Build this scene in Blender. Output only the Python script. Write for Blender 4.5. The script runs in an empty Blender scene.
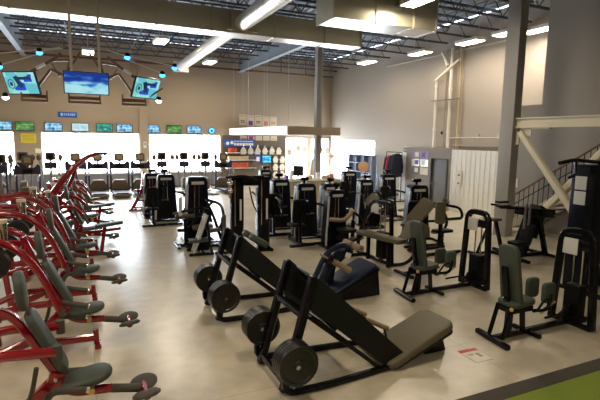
import bpy, bmesh, math, random
from mathutils import Vector, Matrix, Euler
random.seed(7)
PI = math.pi
V = Vector
scene = bpy.context.scene
COL = scene.collection

# ------------------------------------------------------------------ materials
def new_mat(name):
    m = bpy.data.materials.new(name); m.use_nodes = True
    nt = m.node_tree
    for n in list(nt.nodes): nt.nodes.remove(n)
    out = nt.nodes.new('ShaderNodeOutputMaterial')
    return m, nt, out

def mat(name, col, rough=.5, metal=0., var=.12, scale=6., coat=0., bump=0., bscale=60., spec=.5):
    m, nt, out = new_mat(name)
    b = nt.nodes.new('ShaderNodeBsdfPrincipled')
    tc = nt.nodes.new('ShaderNodeTexCoord')
    no = nt.nodes.new('ShaderNodeTexNoise'); no.inputs['Scale'].default_value = scale
    no.inputs['Detail'].default_value = 3
    mr = nt.nodes.new('ShaderNodeMapRange')
    mr.inputs['To Min'].default_value = 1 - var; mr.inputs['To Max'].default_value = 1 + var
    mx = nt.nodes.new('ShaderNodeVectorMath'); mx.operation = 'SCALE'
    mx.inputs[0].default_value = col
    nt.links.new(tc.outputs['Object'], no.inputs['Vector'])
    nt.links.new(no.outputs['Fac'], mr.inputs['Value'])
    nt.links.new(mr.outputs['Result'], mx.inputs['Scale'])
    nt.links.new(mx.outputs['Vector'], b.inputs['Base Color'])
    b.inputs['Roughness'].default_value = rough
    b.inputs['Metallic'].default_value = metal
    b.inputs['Specular IOR Level'].default_value = spec
    if coat:
        b.inputs['Coat Weight'].default_value = coat; b.inputs['Coat Roughness'].default_value = .08
    if bump:
        n2 = nt.nodes.new('ShaderNodeTexNoise'); n2.inputs['Scale'].default_value = bscale
        bp = nt.nodes.new('ShaderNodeBump'); bp.inputs['Strength'].default_value = bump
        bp.inputs['Distance'].default_value = .01
        nt.links.new(tc.outputs['Object'], n2.inputs['Vector'])
        nt.links.new(n2.outputs['Fac'], bp.inputs['Height'])
        nt.links.new(bp.outputs['Normal'], b.inputs['Normal'])
    nt.links.new(b.outputs[0], out.inputs[0])
    return m

def emis(name, col, strength):
    m, nt, out = new_mat(name)
    e = nt.nodes.new('ShaderNodeEmission'); e.inputs[0].default_value = (*col, 1); e.inputs[1].default_value = strength
    nt.links.new(e.outputs[0], out.inputs[0]); return m

def screen_mat(name, cols, sx, sy, strength, kind='noise', seed=0., grad=False):
    """a lit television picture: blocks of colour made from noise"""
    m, nt, out = new_mat(name)
    tc = nt.nodes.new('ShaderNodeTexCoord'); mp = nt.nodes.new('ShaderNodeMapping')
    mp.inputs['Scale'].default_value = (sx, 1, sy); mp.inputs['Location'].default_value = (seed, 0, seed * .7)
    nt.links.new(tc.outputs['Object'], mp.inputs['Vector'])
    if kind == 'noise':
        t = nt.nodes.new('ShaderNodeTexNoise'); t.inputs['Scale'].default_value = 1; t.inputs['Detail'].default_value = 2
        fac = t.outputs['Fac']
    else:
        t = nt.nodes.new('ShaderNodeTexVoronoi'); t.inputs['Scale'].default_value = 1; t.distance = 'CHEBYCHEV'
        s = nt.nodes.new('ShaderNodeSeparateColor'); nt.links.new(t.outputs['Color'], s.inputs[0]); fac = s.outputs[0]
    nt.links.new(mp.outputs[0], t.inputs['Vector'])
    cr = nt.nodes.new('ShaderNodeValToRGB'); cr.color_ramp.interpolation = 'CONSTANT' if kind != 'noise' else 'LINEAR'
    el = cr.color_ramp.elements
    n = len(cols)
    lo, hi = (.3, .7) if kind == 'noise' else (0., 1.)
    while len(el) < n: el.new(.5)
    for i, c in enumerate(cols):
        el[i].position = lo + (hi - lo) * i / max(1, n - 1 if kind == 'noise' else n); el[i].color = (*c, 1)
    if grad:
        sx_ = nt.nodes.new('ShaderNodeSeparateXYZ'); nt.links.new(tc.outputs['Object'], sx_.inputs[0])
        ma = nt.nodes.new('ShaderNodeMath'); ma.operation = 'MULTIPLY_ADD'; ma.inputs[1].default_value = 1.1; nt.links.new(sx_.outputs[2], ma.inputs[0]); nt.links.new(fac, ma.inputs[2]); fac = ma.outputs[0]
    nt.links.new(fac, cr.inputs[0])
    e = nt.nodes.new('ShaderNodeEmission'); e.inputs[1].default_value = strength
    nt.links.new(cr.outputs[0], e.inputs[0]); nt.links.new(e.outputs[0], out.inputs[0])
    return m

def floor_mat():
    m, nt, out = new_mat('polished_concrete'); L = nt.links.new
    b = nt.nodes.new('ShaderNodeBsdfPrincipled'); tc = nt.nodes.new('ShaderNodeTexCoord')
    n1 = nt.nodes.new('ShaderNodeTexNoise'); n1.inputs['Scale'].default_value = .8; n1.inputs['Detail'].default_value = 5
    n2 = nt.nodes.new('ShaderNodeTexNoise'); n2.inputs['Scale'].default_value = 4; n2.inputs['Detail'].default_value = 7
    L(tc.outputs['Object'], n1.inputs['Vector']); L(tc.outputs['Object'], n2.inputs['Vector'])
    cr = nt.nodes.new('ShaderNodeValToRGB')
    cr.color_ramp.elements[0].position = .33; cr.color_ramp.elements[0].color = (.44, .38, .265, 1)
    cr.color_ramp.elements[1].position = .68; cr.color_ramp.elements[1].color = (.67, .60, .465, 1)
    ad = nt.nodes.new('ShaderNodeMix'); ad.inputs['Factor'].default_value = .4
    L(n1.outputs['Fac'], ad.inputs['A']); L(n2.outputs['Fac'], ad.inputs['B']); L(ad.outputs['Result'], cr.inputs[0])
    # saw-cut joints every 4.5 m
    br = nt.nodes.new('ShaderNodeTexBrick'); br.offset = 0
    br.inputs['Scale'].default_value = 1; br.inputs['Brick Width'].default_value = 4.6; br.inputs['Row Height'].default_value = 4.6
    br.inputs['Mortar Size'].default_value = .006; br.inputs['Color1'].default_value = (1,1,1,1); br.inputs['Color2'].default_value = (.97,.97,.97,1)
    br.inputs['Mortar'].default_value = (.72,.7,.66,1)
    L(tc.outputs['Object'], br.inputs['Vector'])
    mu = nt.nodes.new('ShaderNodeMix'); mu.data_type = 'RGBA'; mu.blend_type = 'MULTIPLY'; mu.inputs['Factor'].default_value = 1
    L(cr.outputs[0], mu.inputs['A']); L(br.outputs['Color'], mu.inputs['B'])
    L(mu.outputs['Result'], b.inputs['Base Color'])
    mr = nt.nodes.new('ShaderNodeMapRange'); mr.inputs['To Min'].default_value = .24; mr.inputs['To Max'].default_value = .42
    L(n2.outputs['Fac'], mr.inputs['Value']); L(mr.outputs['Result'], b.inputs['Roughness'])
    b.inputs['Coat Weight'].default_value = .6; b.inputs['Coat Roughness'].default_value = .26
    L(b.outputs[0], out.inputs[0]); return m

def glass_mat():
    m, nt, out = new_mat('window_glass')
    t = nt.nodes.new('ShaderNodeBsdfTransparent'); g = nt.nodes.new('ShaderNodeBsdfGlossy'); g.inputs['Roughness'].default_value = .02
    mx = nt.nodes.new('ShaderNodeMixShader'); mx.inputs[0].default_value = .06
    nt.links.new(t.outputs[0], mx.inputs[1]); nt.links.new(g.outputs[0], mx.inputs[2]); nt.links.new(mx.outputs[0], out.inputs[0])
    return m

M = {}
M['floor'] = floor_mat()
M['glass'] = glass_mat()
M['wall'] = mat('tan_wall_paint', (.355, .28, .20), .7, var=.05, scale=.6)
M['wallgrey'] = mat('warm_grey_paint', (.29, .265, .24), .7, var=.04, scale=.6)
M['wallr'] = mat('beige_wall_paint', (.40, .35, .30), .7, var=.05, scale=.5)
M['white'] = mat('white_paint', (.78, .76, .70), .5, var=.04)
M['cream'] = mat('cream_steel_paint', (.58, .53, .40), .5, var=.08, scale=3)
M['panel'] = mat('white_corrugated_metal', (.85, .84, .80), .45, var=.05)
M['deck'] = mat('roof_deck', (.44, .49, .57), .5, var=.05)
M['joist'] = mat('joist_steel', (.06, .068, .09), .5, var=.1)
M['girder'] = mat('girder_steel', (.22, .25, .29), .5, var=.1)
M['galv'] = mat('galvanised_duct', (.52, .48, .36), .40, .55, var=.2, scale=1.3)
M['galv_lit'] = mat('galvanised_duct_lit', (.82, .82, .82), .30, 1., var=.08, scale=1.3)  # brighter copy of the duct metal, standing in for reflected window light
M['spiral'] = mat('spiral_duct', (.80, .78, .74), .35, .7, var=.06, scale=3)
M['black'] = mat('black_powder_coat', (.0035, .0035, .005), .22, 0, var=.2, scale=20, spec=.26)
M['blackm'] = mat('matte_black', (.006, .006, .006), .5, 0, var=.2, scale=20, spec=.12)
M['slate'] = mat('dark_slate_cover', (.011, .013, .011), .5, 0, var=.15, scale=9, spec=.15)
M['navy'] = mat('navy_shroud', (.004, .005, .013), .28, 0, var=.15, scale=4, spec=.2)
M['navypad'] = mat('navy_vinyl', (.007, .012, .030), .32, 0, var=.2, scale=8, spec=.3)
M['olive'] = mat('olive_vinyl', (.115, .098, .060), .5, 0, var=.08, scale=5, bump=.05, spec=.3)
M['sage'] = mat('grey_green_vinyl', (.062, .075, .060), .5, 0, var=.08, scale=5, bump=.05, spec=.25)
M['tanfoam'] = mat('tan_foam', (.27, .20, .12), .65, 0, var=.1, scale=12)
M['greyfoam'] = mat('grey_foam_grip', (.060, .054, .040), .7, 0, var=.1, scale=20)
M['red'] = mat('red_metallic_paint', (.25, .002, .008), .2, .2, var=.12, scale=6, coat=1.)
M['chrome'] = mat('chrome', (.75, .73, .70), .15, 1., var=.05)
M['brass'] = mat('brass_yellow', (.62, .43, .10), .35, .3, var=.1)
M['iron'] = mat('cast_iron', (.012, .012, .010), .32, .2, var=.3, scale=18, spec=.6)
M['placard'] = mat('white_placard', (.66, .66, .63), .5, var=.05)
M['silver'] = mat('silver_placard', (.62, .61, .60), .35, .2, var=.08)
M['rubber'] = mat('dark_rubber', (.055, .046, .036), .75, 0, var=.15, scale=30)
M['turf'] = mat('green_turf', (.20, .27, .030), .9, 0, var=.25, scale=120, bump=.6, bscale=300)
M['bezel'] = mat('tv_bezel', (.012, .012, .014), .3)
M['bronze'] = mat('bronze_bracket', (.17, .092, .042), .4, .2, var=.15)
M['cable'] = mat('steel_cable', (.55, .52, .46), .4, .4)
M['cream_pole'] = mat('cream_pole', (.55, .48, .36), .5)
M['grey'] = mat('cardio_grey', (.16, .15, .165), .4, var=.1)
M['cardio'] = mat('cardio_frame', (.03, .024, .042), .45, .0, var=.1, spec=.3)
M['cardiobr'] = mat('cardio_brown_cover', (.115, .085, .055), .65, var=.1, spec=.2)
M['slatwood'] = mat('pale_wood', (.52, .43, .29), .5, var=.12, scale=4)
M['blueframe'] = mat('blue_grey_frame', (.17, .22, .34), .4)
M['col'] = mat('column_paint', (.28, .265, .25), .6, var=.04)
M['door'] = mat('slate_door', (.17, .17, .18), .5, var=.05)
M['doorjamb'] = mat('dark_jamb', (.05, .042, .035), .5)
M['pipew'] = mat('white_pvc', (.80, .76, .66), .35, var=.04)
M['pipet'] = mat('tan_conduit', (.42, .32, .19), .45, var=.08)
M['redpipe'] = mat('red_brown_sprinkler_pipe', (.12, .045, .035), .5)
M['lamp'] = emis('lamp_diffuser', (1., .90, .74), 14)
M['blueled'] = emis('blue_spot_lens', (.03, .22, 1.), 5)
M['whiteled'] = emis('white_spot_lens', (.9, .92, 1.), 6)
M['signblue'] = mat('blue_sign', (.02, .10, .42), .4)
M['signtext'] = mat('pale_blue_lettering', (.30, .52, .9), .5)
M['yellow'] = mat('yellow_poster', (.72, .60, .06), .6, var=.05)
M['ink'] = mat('dark_ink', (.05, .05, .06), .6)
M['yellowink'] = mat('olive_ink', (.40, .32, .03), .6)
M['purple'] = mat('purple_print', (.16, .03, .40), .5)
M['magenta'] = mat('magenta_print', (.36, .03, .30), .5)
M['pink'] = mat('pink_print', (.62, .16, .20), .5)
M['poster'] = mat('cream_poster', (.62, .52, .36), .6, var=.05)
M['shirt'] = mat('cream_cloth', (.70, .62, .50), .9, var=.08, bump=.2)
M['shirtd'] = mat('tan_cloth', (.42, .33, .24), .9, var=.1)
M['jacketn'] = mat('navy_cloth', (.012, .016, .035), .85, var=.2)
M['jacketr'] = mat('red_cloth', (.55, .02, .025), .8, var=.15)
M['boxred'] = mat('red_carton', (.55, .07, .03), .6)
M['boxtan'] = mat('tan_carton', (.55, .42, .24), .6)
M['boxblue'] = mat('blue_carton', (.03, .06, .35), .5)
M['cyan'] = mat('cyan_print', (.05, .42, .70), .5)
M['peach'] = mat('peach_card', (.72, .42, .22), .7)
M['plant'] = mat('leaf_green', (.035, .055, .03), .7, var=.3)
M['redtape'] = mat('red_label', (.60, .10, .07), .6)
M['paper'] = mat('paper_white', (.80, .76, .66), .7)
M['paperv'] = mat('violet_flyer', (.33, .27, .45), .6)
M['shelfbrown'] = mat('brown_slatwall', (.13, .092, .056), .6, var=.08)
M['iceblue'] = mat('ice_blue_sheet', (.42, .50, .62), .6)

# ------------------------------------------------------------------ mesh building
def fillet(pts, r, n=4):
    pts = [V(p) for p in pts]; out = [pts[0]]
    for i in range(1, len(pts) - 1):
        a, p, b = pts[i-1], pts[i], pts[i+1]
        ra = min(r, (a-p).length*.48); rb = min(r, (b-p).length*.48)
        A = p + (a-p).normalized()*ra; B = p + (b-p).normalized()*rb
        for k in range(n+1):
            t = k/n; out.append(A*(1-t)**2 + p*(2*t*(1-t)) + B*t*t)
    out.append(pts[-1]); return out

class MB:
    def __init__(s): s.bm = bmesh.new()
    def box(s, c, size, rot=None, bev=0.):
        m = Matrix.Translation(V(c))
        if rot is not None: m = m @ (Euler(rot).to_matrix().to_4x4() if not isinstance(rot, Matrix) else rot.to_4x4())
        r = bmesh.ops.create_cube(s.bm, size=1, matrix=m @ Matrix.Diagonal((*size, 1)))
        if bev:
            ed = list({e for v in r['verts'] for e in v.link_edges})
            bmesh.ops.bevel(s.bm, geom=ed, offset=bev, segments=2, affect='EDGES', profile=.6)
        return s
    def sweep(s, pts, prof, up=(0,0,1), closed=False, scale=None):
        pts = [V(p) for p in pts]; n = len(pts); rings = []
        up = V(up); T = []
        for i in range(n):
            if closed: t = pts[(i+1)%n] - pts[i-1]
            else: t = pts[min(i+1,n-1)] - pts[max(i-1,0)]
            T.append(t.normalized())
        N = up - T[0]*up.dot(T[0])
        if N.length < 1e-4: N = T[0].orthogonal()
        N.normalize()
        for i in range(n):
            N = N - T[i]*N.dot(T[i])
            if N.length < 1e-5: N = T[i].orthogonal()
            N.normalize(); B = T[i].cross(N)
            k = scale[i] if scale else 1.
            rings.append([s.bm.verts.new(pts[i] + N*(a*k) + B*(b*k)) for a, b in prof])
        m = len(prof)
        for i in range(n if closed else n-1):
            A, Bq = rings[i], rings[(i+1)%n]
            for j in range(m):
                s.bm.faces.new((A[j], A[(j+1)%m], Bq[(j+1)%m], Bq[j]))
        if not closed:
            s.bm.faces.new(list(reversed(rings[0]))); s.bm.faces.new(rings[-1])
        return s
    def tube(s, pts, r, seg=8, closed=False, up=(0,0,1), scale=None):
        return s.sweep(pts, [(r*math.cos(2*PI*k/seg), r*math.sin(2*PI*k/seg)) for k in range(seg)], up, closed, scale)
    def sq(s, pts, w, h=None, r=0, up=(0,0,1)):
        h = h or w
        if r: pts = fillet(pts, r)
        c = min(w, h)*.18
        a, b = h/2, w/2
        return s.sweep(pts, [(a,b-c),(a-c,b),(-a+c,b),(-a,b-c),(-a,-b+c),(-a+c,-b),(a-c,-b),(a,-b+c)], up)
    def cyl(s, p0, p1, r, seg=16, r2=None):
        return s.tube([p0, p1], r, seg, scale=[1, (r2/r if r2 is not None else 1)])
    def lathe(s, prof, mtx, seg=24):
        rings = []
        for r, z in prof:
            rings.append([s.bm.verts.new(mtx @ V((r*math.cos(2*PI*k/seg), r*math.sin(2*PI*k/seg), z))) for k in range(seg)])
        for i in range(len(prof)-1):
            for j in range(seg):
                s.bm.faces.new((rings[i][j], rings[i][(j+1)%seg], rings[i+1][(j+1)%seg], rings[i+1][j]))
        if prof[0][0] > 1e-4: s.bm.faces.new(list(reversed(rings[0])))
        if prof[-1][0] > 1e-4: s.bm.faces.new(rings[-1])
        return s
    def prism(s, poly, h, mtx=None, bev=0.):
        """poly: list of (x,y) ccw; extruded z 0..h"""
        mtx = mtx or Matrix()
        a = [s.bm.verts.new(mtx @ V((x, y, 0))) for x, y in poly]; b = [s.bm.verts.new(mtx @ V((x, y, h))) for x, y in poly]
        fs = [s.bm.faces.new(list(reversed(a))), s.bm.faces.new(b)]
        n = len(poly)
        for j in range(n): fs.append(s.bm.faces.new((a[j], a[(j+1)%n], b[(j+1)%n], b[j])))
        if bev:
            ed = list({e for f in fs[:2] for e in f.edges})
            bmesh.ops.bevel(s.bm, geom=ed, offset=bev, segments=3, affect='EDGES', profile=.5)
        return s
    def pad(s, mtx, lx, ly, h, r=.06, bev=.02, taper=1.):
        """cushion: rounded rectangle lx (x) by ly (y), centred, thickness h along z from 0"""
        poly = []
        r = min(r, lx*.49, ly*.49)
        for cx, cy, a0 in ((1,1,0),(-1,1,90),(-1,-1,180),(1,-1,270)):
            for k in range(5):
                a = math.radians(a0 + k*22.5)
                x = cx*(lx/2-r) + r*math.cos(a); y = cy*(ly/2-r) + r*math.sin(a)
                y *= 1 + (taper-1)*(x/lx+.5)
                poly.append((x, y))
        return s.prism(poly, h, mtx, bev)
    def ell(s, c, rad, mtx=None, seg=16):
        m = Matrix.Translation(V(c)) @ (mtx.to_4x4() if mtx else Matrix()) @ Matrix.Diagonal((*rad, 1))
        bmesh.ops.create_uvsphere(s.bm, u_segments=seg, v_segments=max(6, seg//2), radius=1, matrix=m); return s
    def mesh(s, name):
        bmesh.ops.recalc_face_normals(s.bm, faces=s.bm.faces[:])
        me = bpy.data.meshes.new(name); s.bm.to_mesh(me); s.bm.free()
        me.shade_smooth(); me.set_sharp_from_angle(angle=math.radians(38))
        return me
    def build(s, name, material, parent=None, label=None):
        me = s.mesh(name); me.materials.append(material if not isinstance(material, str) else M[material])
        o = bpy.data.objects.new(name, me); COL.objects.link(o)
        if parent: o.parent = parent
        if label: o['label'] = label
        return o

def frame_m(o, x, z):
    """matrix at origin o with local x axis along x, local z along z"""
    x = V(x).normalized(); z = V(z); z = (z - x*z.dot(x)).normalized(); y = z.cross(x)
    return Matrix(((x.x,y.x,z.x,o[0]),(x.y,y.y,z.y,o[1]),(x.z,y.z,z.z,o[2]),(0,0,0,1)))

def thing(name, label, cat, loc=(0,0,0), rz=0., group=None):
    o = bpy.data.objects.new(name, None); COL.objects.link(o); o.empty_display_size = .1
    o.location = loc; o.rotation_euler = (0,0,rz); o['label'] = label; o['category'] = cat
    if group: o['group'] = group
    return o
def tag(o, label, cat, group=None, kind=None):
    o['label'] = label; o['category'] = cat
    if group: o['group'] = group
    if kind: o['kind'] = kind
    return o
def struct(o, label=None):
    o['kind'] = 'structure'
    if label: o['label'] = label
    return o
def children(o): return [c for c in COL.objects if c.parent == o]
KIDS = {}
def dup(root, loc, rz, label, group=None):
    if root.name not in KIDS:
        KIDS[root.name] = [(c, children(c)) for c in children(root)]
    r = root.copy(); COL.objects.link(r); r.location = loc; r.rotation_euler = (0,0,rz); r['label'] = label
    if group: r['group'] = group
    for c, subs in KIDS[root.name]:
        d = c.copy(); COL.objects.link(d); d.parent = r
        for g in subs:
            e = g.copy(); COL.objects.link(e); e.parent = d
    return r
RY = lambda a: Matrix.Rotation(a, 4, 'Y')
RX = lambda a: Matrix.Rotation(a, 4, 'X')
RZ = lambda a: Matrix.Rotation(a, 4, 'Z')
TR = lambda *p: Matrix.Translation(V(p))

# ================================================================== SETTING
YB = 26.5; XR = 14.4; XL = -9.0; YF = -7.0; ZC = 7.75
def B(c, s, name, m, kind=True, **k):
    o = MB().box(c, s, **k).build(name, m)
    if kind: struct(o)
    return o
def span(x0,x1,y0,y1,z0,z1): return ((x0+x1)/2,(y0+y1)/2,(z0+z1)/2), (x1-x0,y1-y0,z1-z0)

c, s = span(XL-.3, XR+.3, YF-.3, YB+.3, -.2, 0.)
B(c, s, 'floor', 'floor')
# walls with openings: built from blocks joined into one wall
def wall_x(name, y0, y1, openings, m, x0=XL, x1=XR+.2, ztop=ZC):
    """wall running along x between y0 and y1; openings (xa,xb,za,zb) sorted by x, no overlap"""
    mb = MB(); x = x0
    for xa, xb, za, zb in openings:
        if xa > x: mb.box(*span(x, xa, y0, y1, 0, ztop))
        if za > 0: mb.box(*span(xa, xb, y0, y1, 0, za))
        mb.box(*span(xa, xb, y0, y1, zb, ztop)); x = xb
    mb.box(*span(x, x1, y0, y1, 0, ztop))
    return struct(mb.build(name, m))
WZ0, WZ1 = .86, 2.96
WINB = [(-8.2, -3.1, WZ0, WZ1), (-1.98, 2.70, WZ0, WZ1), (3.17, 7.16, WZ0, WZ1), (11.25, 12.75, .1, 2.86), (13.0, 14.3, .1, 2.86)]
wall_x('wall_back', YB, YB+.25, WINB, 'wall')
mb = MB()
for y0, y1, z0, z1 in ((YF, 21.4, 0, ZC), (21.4, 25.3, 2.8, ZC), (25.3, YB, 0, ZC)):
    mb.box(*span(XR, XR+.25, y0, y1, z0, z1))
struct(mb.build('wall_right', 'wallr'))
B(*span(XL-.25, XL, YF, YB+.25, 0, ZC), 'wall_left', 'wall')
B(*span(XL-.25, XR+.25, YF-.25, YF, 0, ZC), 'wall_front', 'wall')
# roof deck with flutes
mb = MB(); prof = []
mb.box(*span(XL-.25, XR+.25, YF-.25, YB+.25, ZC+.08, ZC+.2))
x = XL
while x < XR:
    mb.box((x+.06, (YF+YB)/2, ZC+.045), (.12, YB-YF, .09)); x += .3
struct(mb.build('ceiling', 'deck'))

# windows in the back wall
n = 0
for xa, xb, za, zb in WINB:
    n += 1
    w = thing('window_%d' % n, '', 'window', ((xa+xb)/2, YB+.06, za)); del w['label']; del w['category']; w['kind'] = 'structure'
    W, Hh = xb-xa, zb-za
    f = MB()
    t = .05
    f.box((0,0,t/2), (W,.12,t)).box((0,0,Hh-t/2), (W,.12,t)).box((-W/2+t/2,0,Hh/2), (t,.12,Hh)).box((W/2-t/2,0,Hh/2), (t,.12,Hh))
    k = 3 if W > 3 else 1
    for i in range(1, k): f.box((-W/2+W*i/k,0,Hh/2), (.045,.1,Hh))
    if n == 1: f.box((0,0,Hh*.66), (W,.1,.05))
    f.build('window_frame', 'white', w)
    MB().box((0,.0,Hh/2), (W-.04,.012,Hh-.04)).build('window_pane', 'glass', w)
    if za > .5: MB().box((0,-.10,-.02), (W+.06,.14,.04)).build('window_sill', 'white', w)
# glazed entrance in the right wall
w = thing('window_6', '', '', (XR+.06, 23.35, 0)); del w['label']; del w['category']; w['kind'] = 'structure'
f = MB(); W, Hh = 3.9, 2.8
for yy in (-1.92, -.65, .65, 1.92): f.box((0, yy, Hh/2), (.1, .07, Hh))
f.box((0,0,.04), (.1, W, .08)).box((0,0,Hh-.04), (.1,W,.08))
f.build('window_frame', 'white', w)
MB().box((.0,0,Hh/2), (.012, W-.1, Hh-.1)).build('window_pane', 'glass', w)

# wall lining strip beneath the back windows, and pilasters
B(*span(XL, 7.2, YB-.03, YB, 0, .10), 'baseboard_back', 'rubber')
B(*span(XR-.03, XR, 17.7, 21.3, 0, .10), 'baseboard_right', 'rubber')
B(*span(2.72, 3.14, YB-.14, YB, 0, ZC-1.0), 'wall_pilaster', 'wall')

B(*span(XL, 7.2, YB-.02, YB, .10, .80), 'trim_4', 'grey')
# turf with rubber edging
o = MB().box(*span(2.4, 12.9, YF+.1, 3.33, 0, .02)).build('turf_carpet', 'turf')
tag(o, 'green artificial turf at the near edge of the concrete', 'turf', kind='stuff')
B(*span(2.2, 12.9, 3.33, 3.535, 0, .025), 'trim_1', 'rubber', bev=.005)

# the block of the small office with a door, at the right wall
blk = MB()
XO = 13.4
blk.box(*span(XO, XR-.01, 15.63, 17.35, 0, 2.5)).box(*span(XO, XR-.01, 14.5, 15.63, 2.07, 2.5)).box(*span(XO, XR-.01, 14.5, 14.63, 0, 2.07))
struct(blk.build('wall_office', 'wallgrey'))
d = thing('door_1', '', '', (XO+.05, 15.13, 0)); del d['label']; del d['category']; d['kind'] = 'structure'
MB().box((.03,0,1.02), (.045, .98, 2.04), bev=.004).build('door_leaf', 'door', d)
MB().box((-.06,.485,1.03), (.06,.06,2.06)).box((-.06,-.485,1.03), (.06,.06,2.06)).box((-.06,0,2.05), (.06,1.0,.04)).build('door_frame', 'doorjamb', d)
MB().cyl((-.0,.36,1.02), (-.07,.36,1.02), .022, 10).ell((-.085,.36,1.02), (.03,.036,.036)).build('door_handle', 'chrome', d)
# corrugated metal wainscot
mb = MB(); y = 11.4; prof = []
while y < 14.48:
    for dy, dx in ((0,0),(.08,0),(.11,.03),(.16,.03),(.19,0)): prof.append((y+dy, dx))
    y += .24
poly = [(a, b+.035) for a, b in prof] + [(prof[-1][0], 0), (prof[0][0], 0)]
mm = Matrix(((0,-1,0,13.46),(1,0,0,0),(0,0,1,0),(0,0,0,1)))
mb.prism(poly, 2.46, mm)
struct(mb.build('wall_corrugated', 'panel'))
# horizontal rails and ledge above the corrugated panel
MBr = MB().cyl((XR-.10, 12.2, 2.94), (XR-.10, 15.6, 2.94), .025, 8)
for yy in (13.0, 14.05, 15.1): MBr.box((XR-.05, yy, 2.99), (.10, .04, .22))
tag(MBr.build('wall_rail', 'cream'), 'cream pipe rail on brackets above the corrugated panel', 'rail')
struct(MB().box(*span(XR-.09, XR, 12.2, 15.5, 2.60, 2.66)).build('trim_2', 'pipet'))

# stair wall, column, mezzanine brace
mb = MB()
mb.box(*span(13.0, 13.15, YF, 10.2, 0, ZC)).box(*span(13.0, 13.15, 10.2, 11.35, 0, 3.98)).box(*span(13.15, XR, 11.2, 11.35, 0, 3.98))
struct(mb.build('wall_stair', 'wallgrey'))
cm = MB().box((11.40, 9.95, ZC/2), (.30, .46, ZC), bev=.012)
cm.box((11.40, 9.95, .01), (.5,.6,.02))
struct(cm.build('column_right', 'col'))
fr = thing('steel_brace_frame', 'cream steel X brace under a cream beam beside the stair', 'steel brace', (11.42, 9.66, 0))
mb = MB()   # I-beam
L0, L1 = .05, -6.2
mb.box((0,(L0+L1)/2,3.47), (.18, L0-L1, .035)).box((0,(L0+L1)/2,3.22), (.18, L0-L1, .035)).box((0,(L0+L1)/2,3.345), (.09, L0-L1, .22))
mb.build('beam', 'cream', fr)
MB().box((0,.02,3.1), (.03,.14,.75)).box((0,-.22,3.08), (.03,.45,.20)).box((0,-.75,3.185), (.10,.55,.05)).build('gusset_plate', 'cream', fr)
MB().sq([(-.02,-.10,3.08), (-.02,-2.75,-.05+.1)], .18, .18).build('diagonal_brace', 'cream', fr)
MB().sq([(.17,-.15,.05), (.17,-2.90,3.18)], .18, .18).build('diagonal_brace', 'cream', fr)
st = thing('staircase', 'steel stair with a dark handrail climbing along the grey wall', 'staircase', (12.45, 10.3, 0))
rise = 1.65/2.6
mb = MB()
for sx in (-.46, .46): mb.sq([(sx, .15, .08), (sx, -5.2, .08+5.35*rise)], .05, .26)
mb.build('stringer', 'cream', st)
mb = MB()
for i in range(18): mb.box((0, -.05-.28*i, .17*(i+1)), (.90,.29,.04))
mb.build('treads', 'grey', st)
rl = MB(); P0 = V((-.48,.10,1.0)); P1 = V((-.48,-5.2,1.0+5.3*rise))
rl.tube([P0,P1], .028, 8)
rl.build('handrail', 'bronze', st)
mb = MB(); D = P1-P0
mb.tube([P0-V((0,0,.30)), P1-V((0,0,.30))], .014, 6)
for i in range(34):
    p = P0 + D*(i/33); mb.cyl(p, p-V((0,0,.85)), .011, 6)
mb.build('balusters', 'blackm', st)
tag(MB().box((12.985,10.9,1.45), (.02,.10,.30)).build('notice_sign', 'placard'), 'small white notice plate on the grey stair wall by the column', 'notice')

# ================================================================== CEILING
# girders along y
for i, gx in enumerate((-2.45, 8.2)):
    mb = MB().box((gx, 14.5, 6.86), (.02, 23.6, .68)).box((gx, 14.5, 6.52), (.22, 23.6, .025)).box((gx, 14.5, 7.2), (.22, 23.6, .025))
    tag(mb.build('roof_girder', 'girder'), ('steel girder running to the window wall at the left of the roof','steel girder running to the window wall above the front desk')[i], 'girder', 'roof girders')['kind'] = 'structure'
# bar joists along x
def joist_mesh():
    mb = MB(); x0, x1 = XL+.1, XR-.1; zb, zt = 6.95, 7.62
    for z, h in ((zt, .07), (zb, .055)):
        mb.box(((x0+x1)/2, .035, z), (x1-x0, .03, h)).box(((x0+x1)/2, -.035, z), (x1-x0, .03, h))
    x = x0; up = True
    while x < x1-.5:
        a = (x, 0, zb if up else zt); b = (x+.52, 0, zt if up else zb)
        mb.tube([a, b], .021, 4); x += .52; up = not up
    return mb
j0 = joist_mesh().build('roof_joist', 'joist')
for i in range(15):
    j = j0 if i == 0 else j0.copy()
    if i: COL.objects.link(j)
    j.location = (0, 6.4+1.38*i, 0); struct(j)
# bridging rods
mb = MB()
for bx in (-6, -.5, 2.2, 5.8, 11.0): mb.cyl((bx, 5, 6.93), (bx, 26, 6.93), .016, 5)
struct(mb.build('trim_3', 'joist'))
# sprinkler main
sp = thing('sprinkler_main', 'long red-brown sprinkler pipe with drops along the window wall', 'pipe', (0, 26.0, 6.62))
MB().cyl((-8.8,0,0), (14.2,0,0), .055, 10).build('main_pipe', 'redpipe', sp)
mb = MB()
for xx in (5.5, 8.9, 10.7, 12.3): mb.cyl((xx, 0, 0), (xx, 0, .9), .03, 8)
mb.build('riser', 'redpipe', sp)
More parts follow.
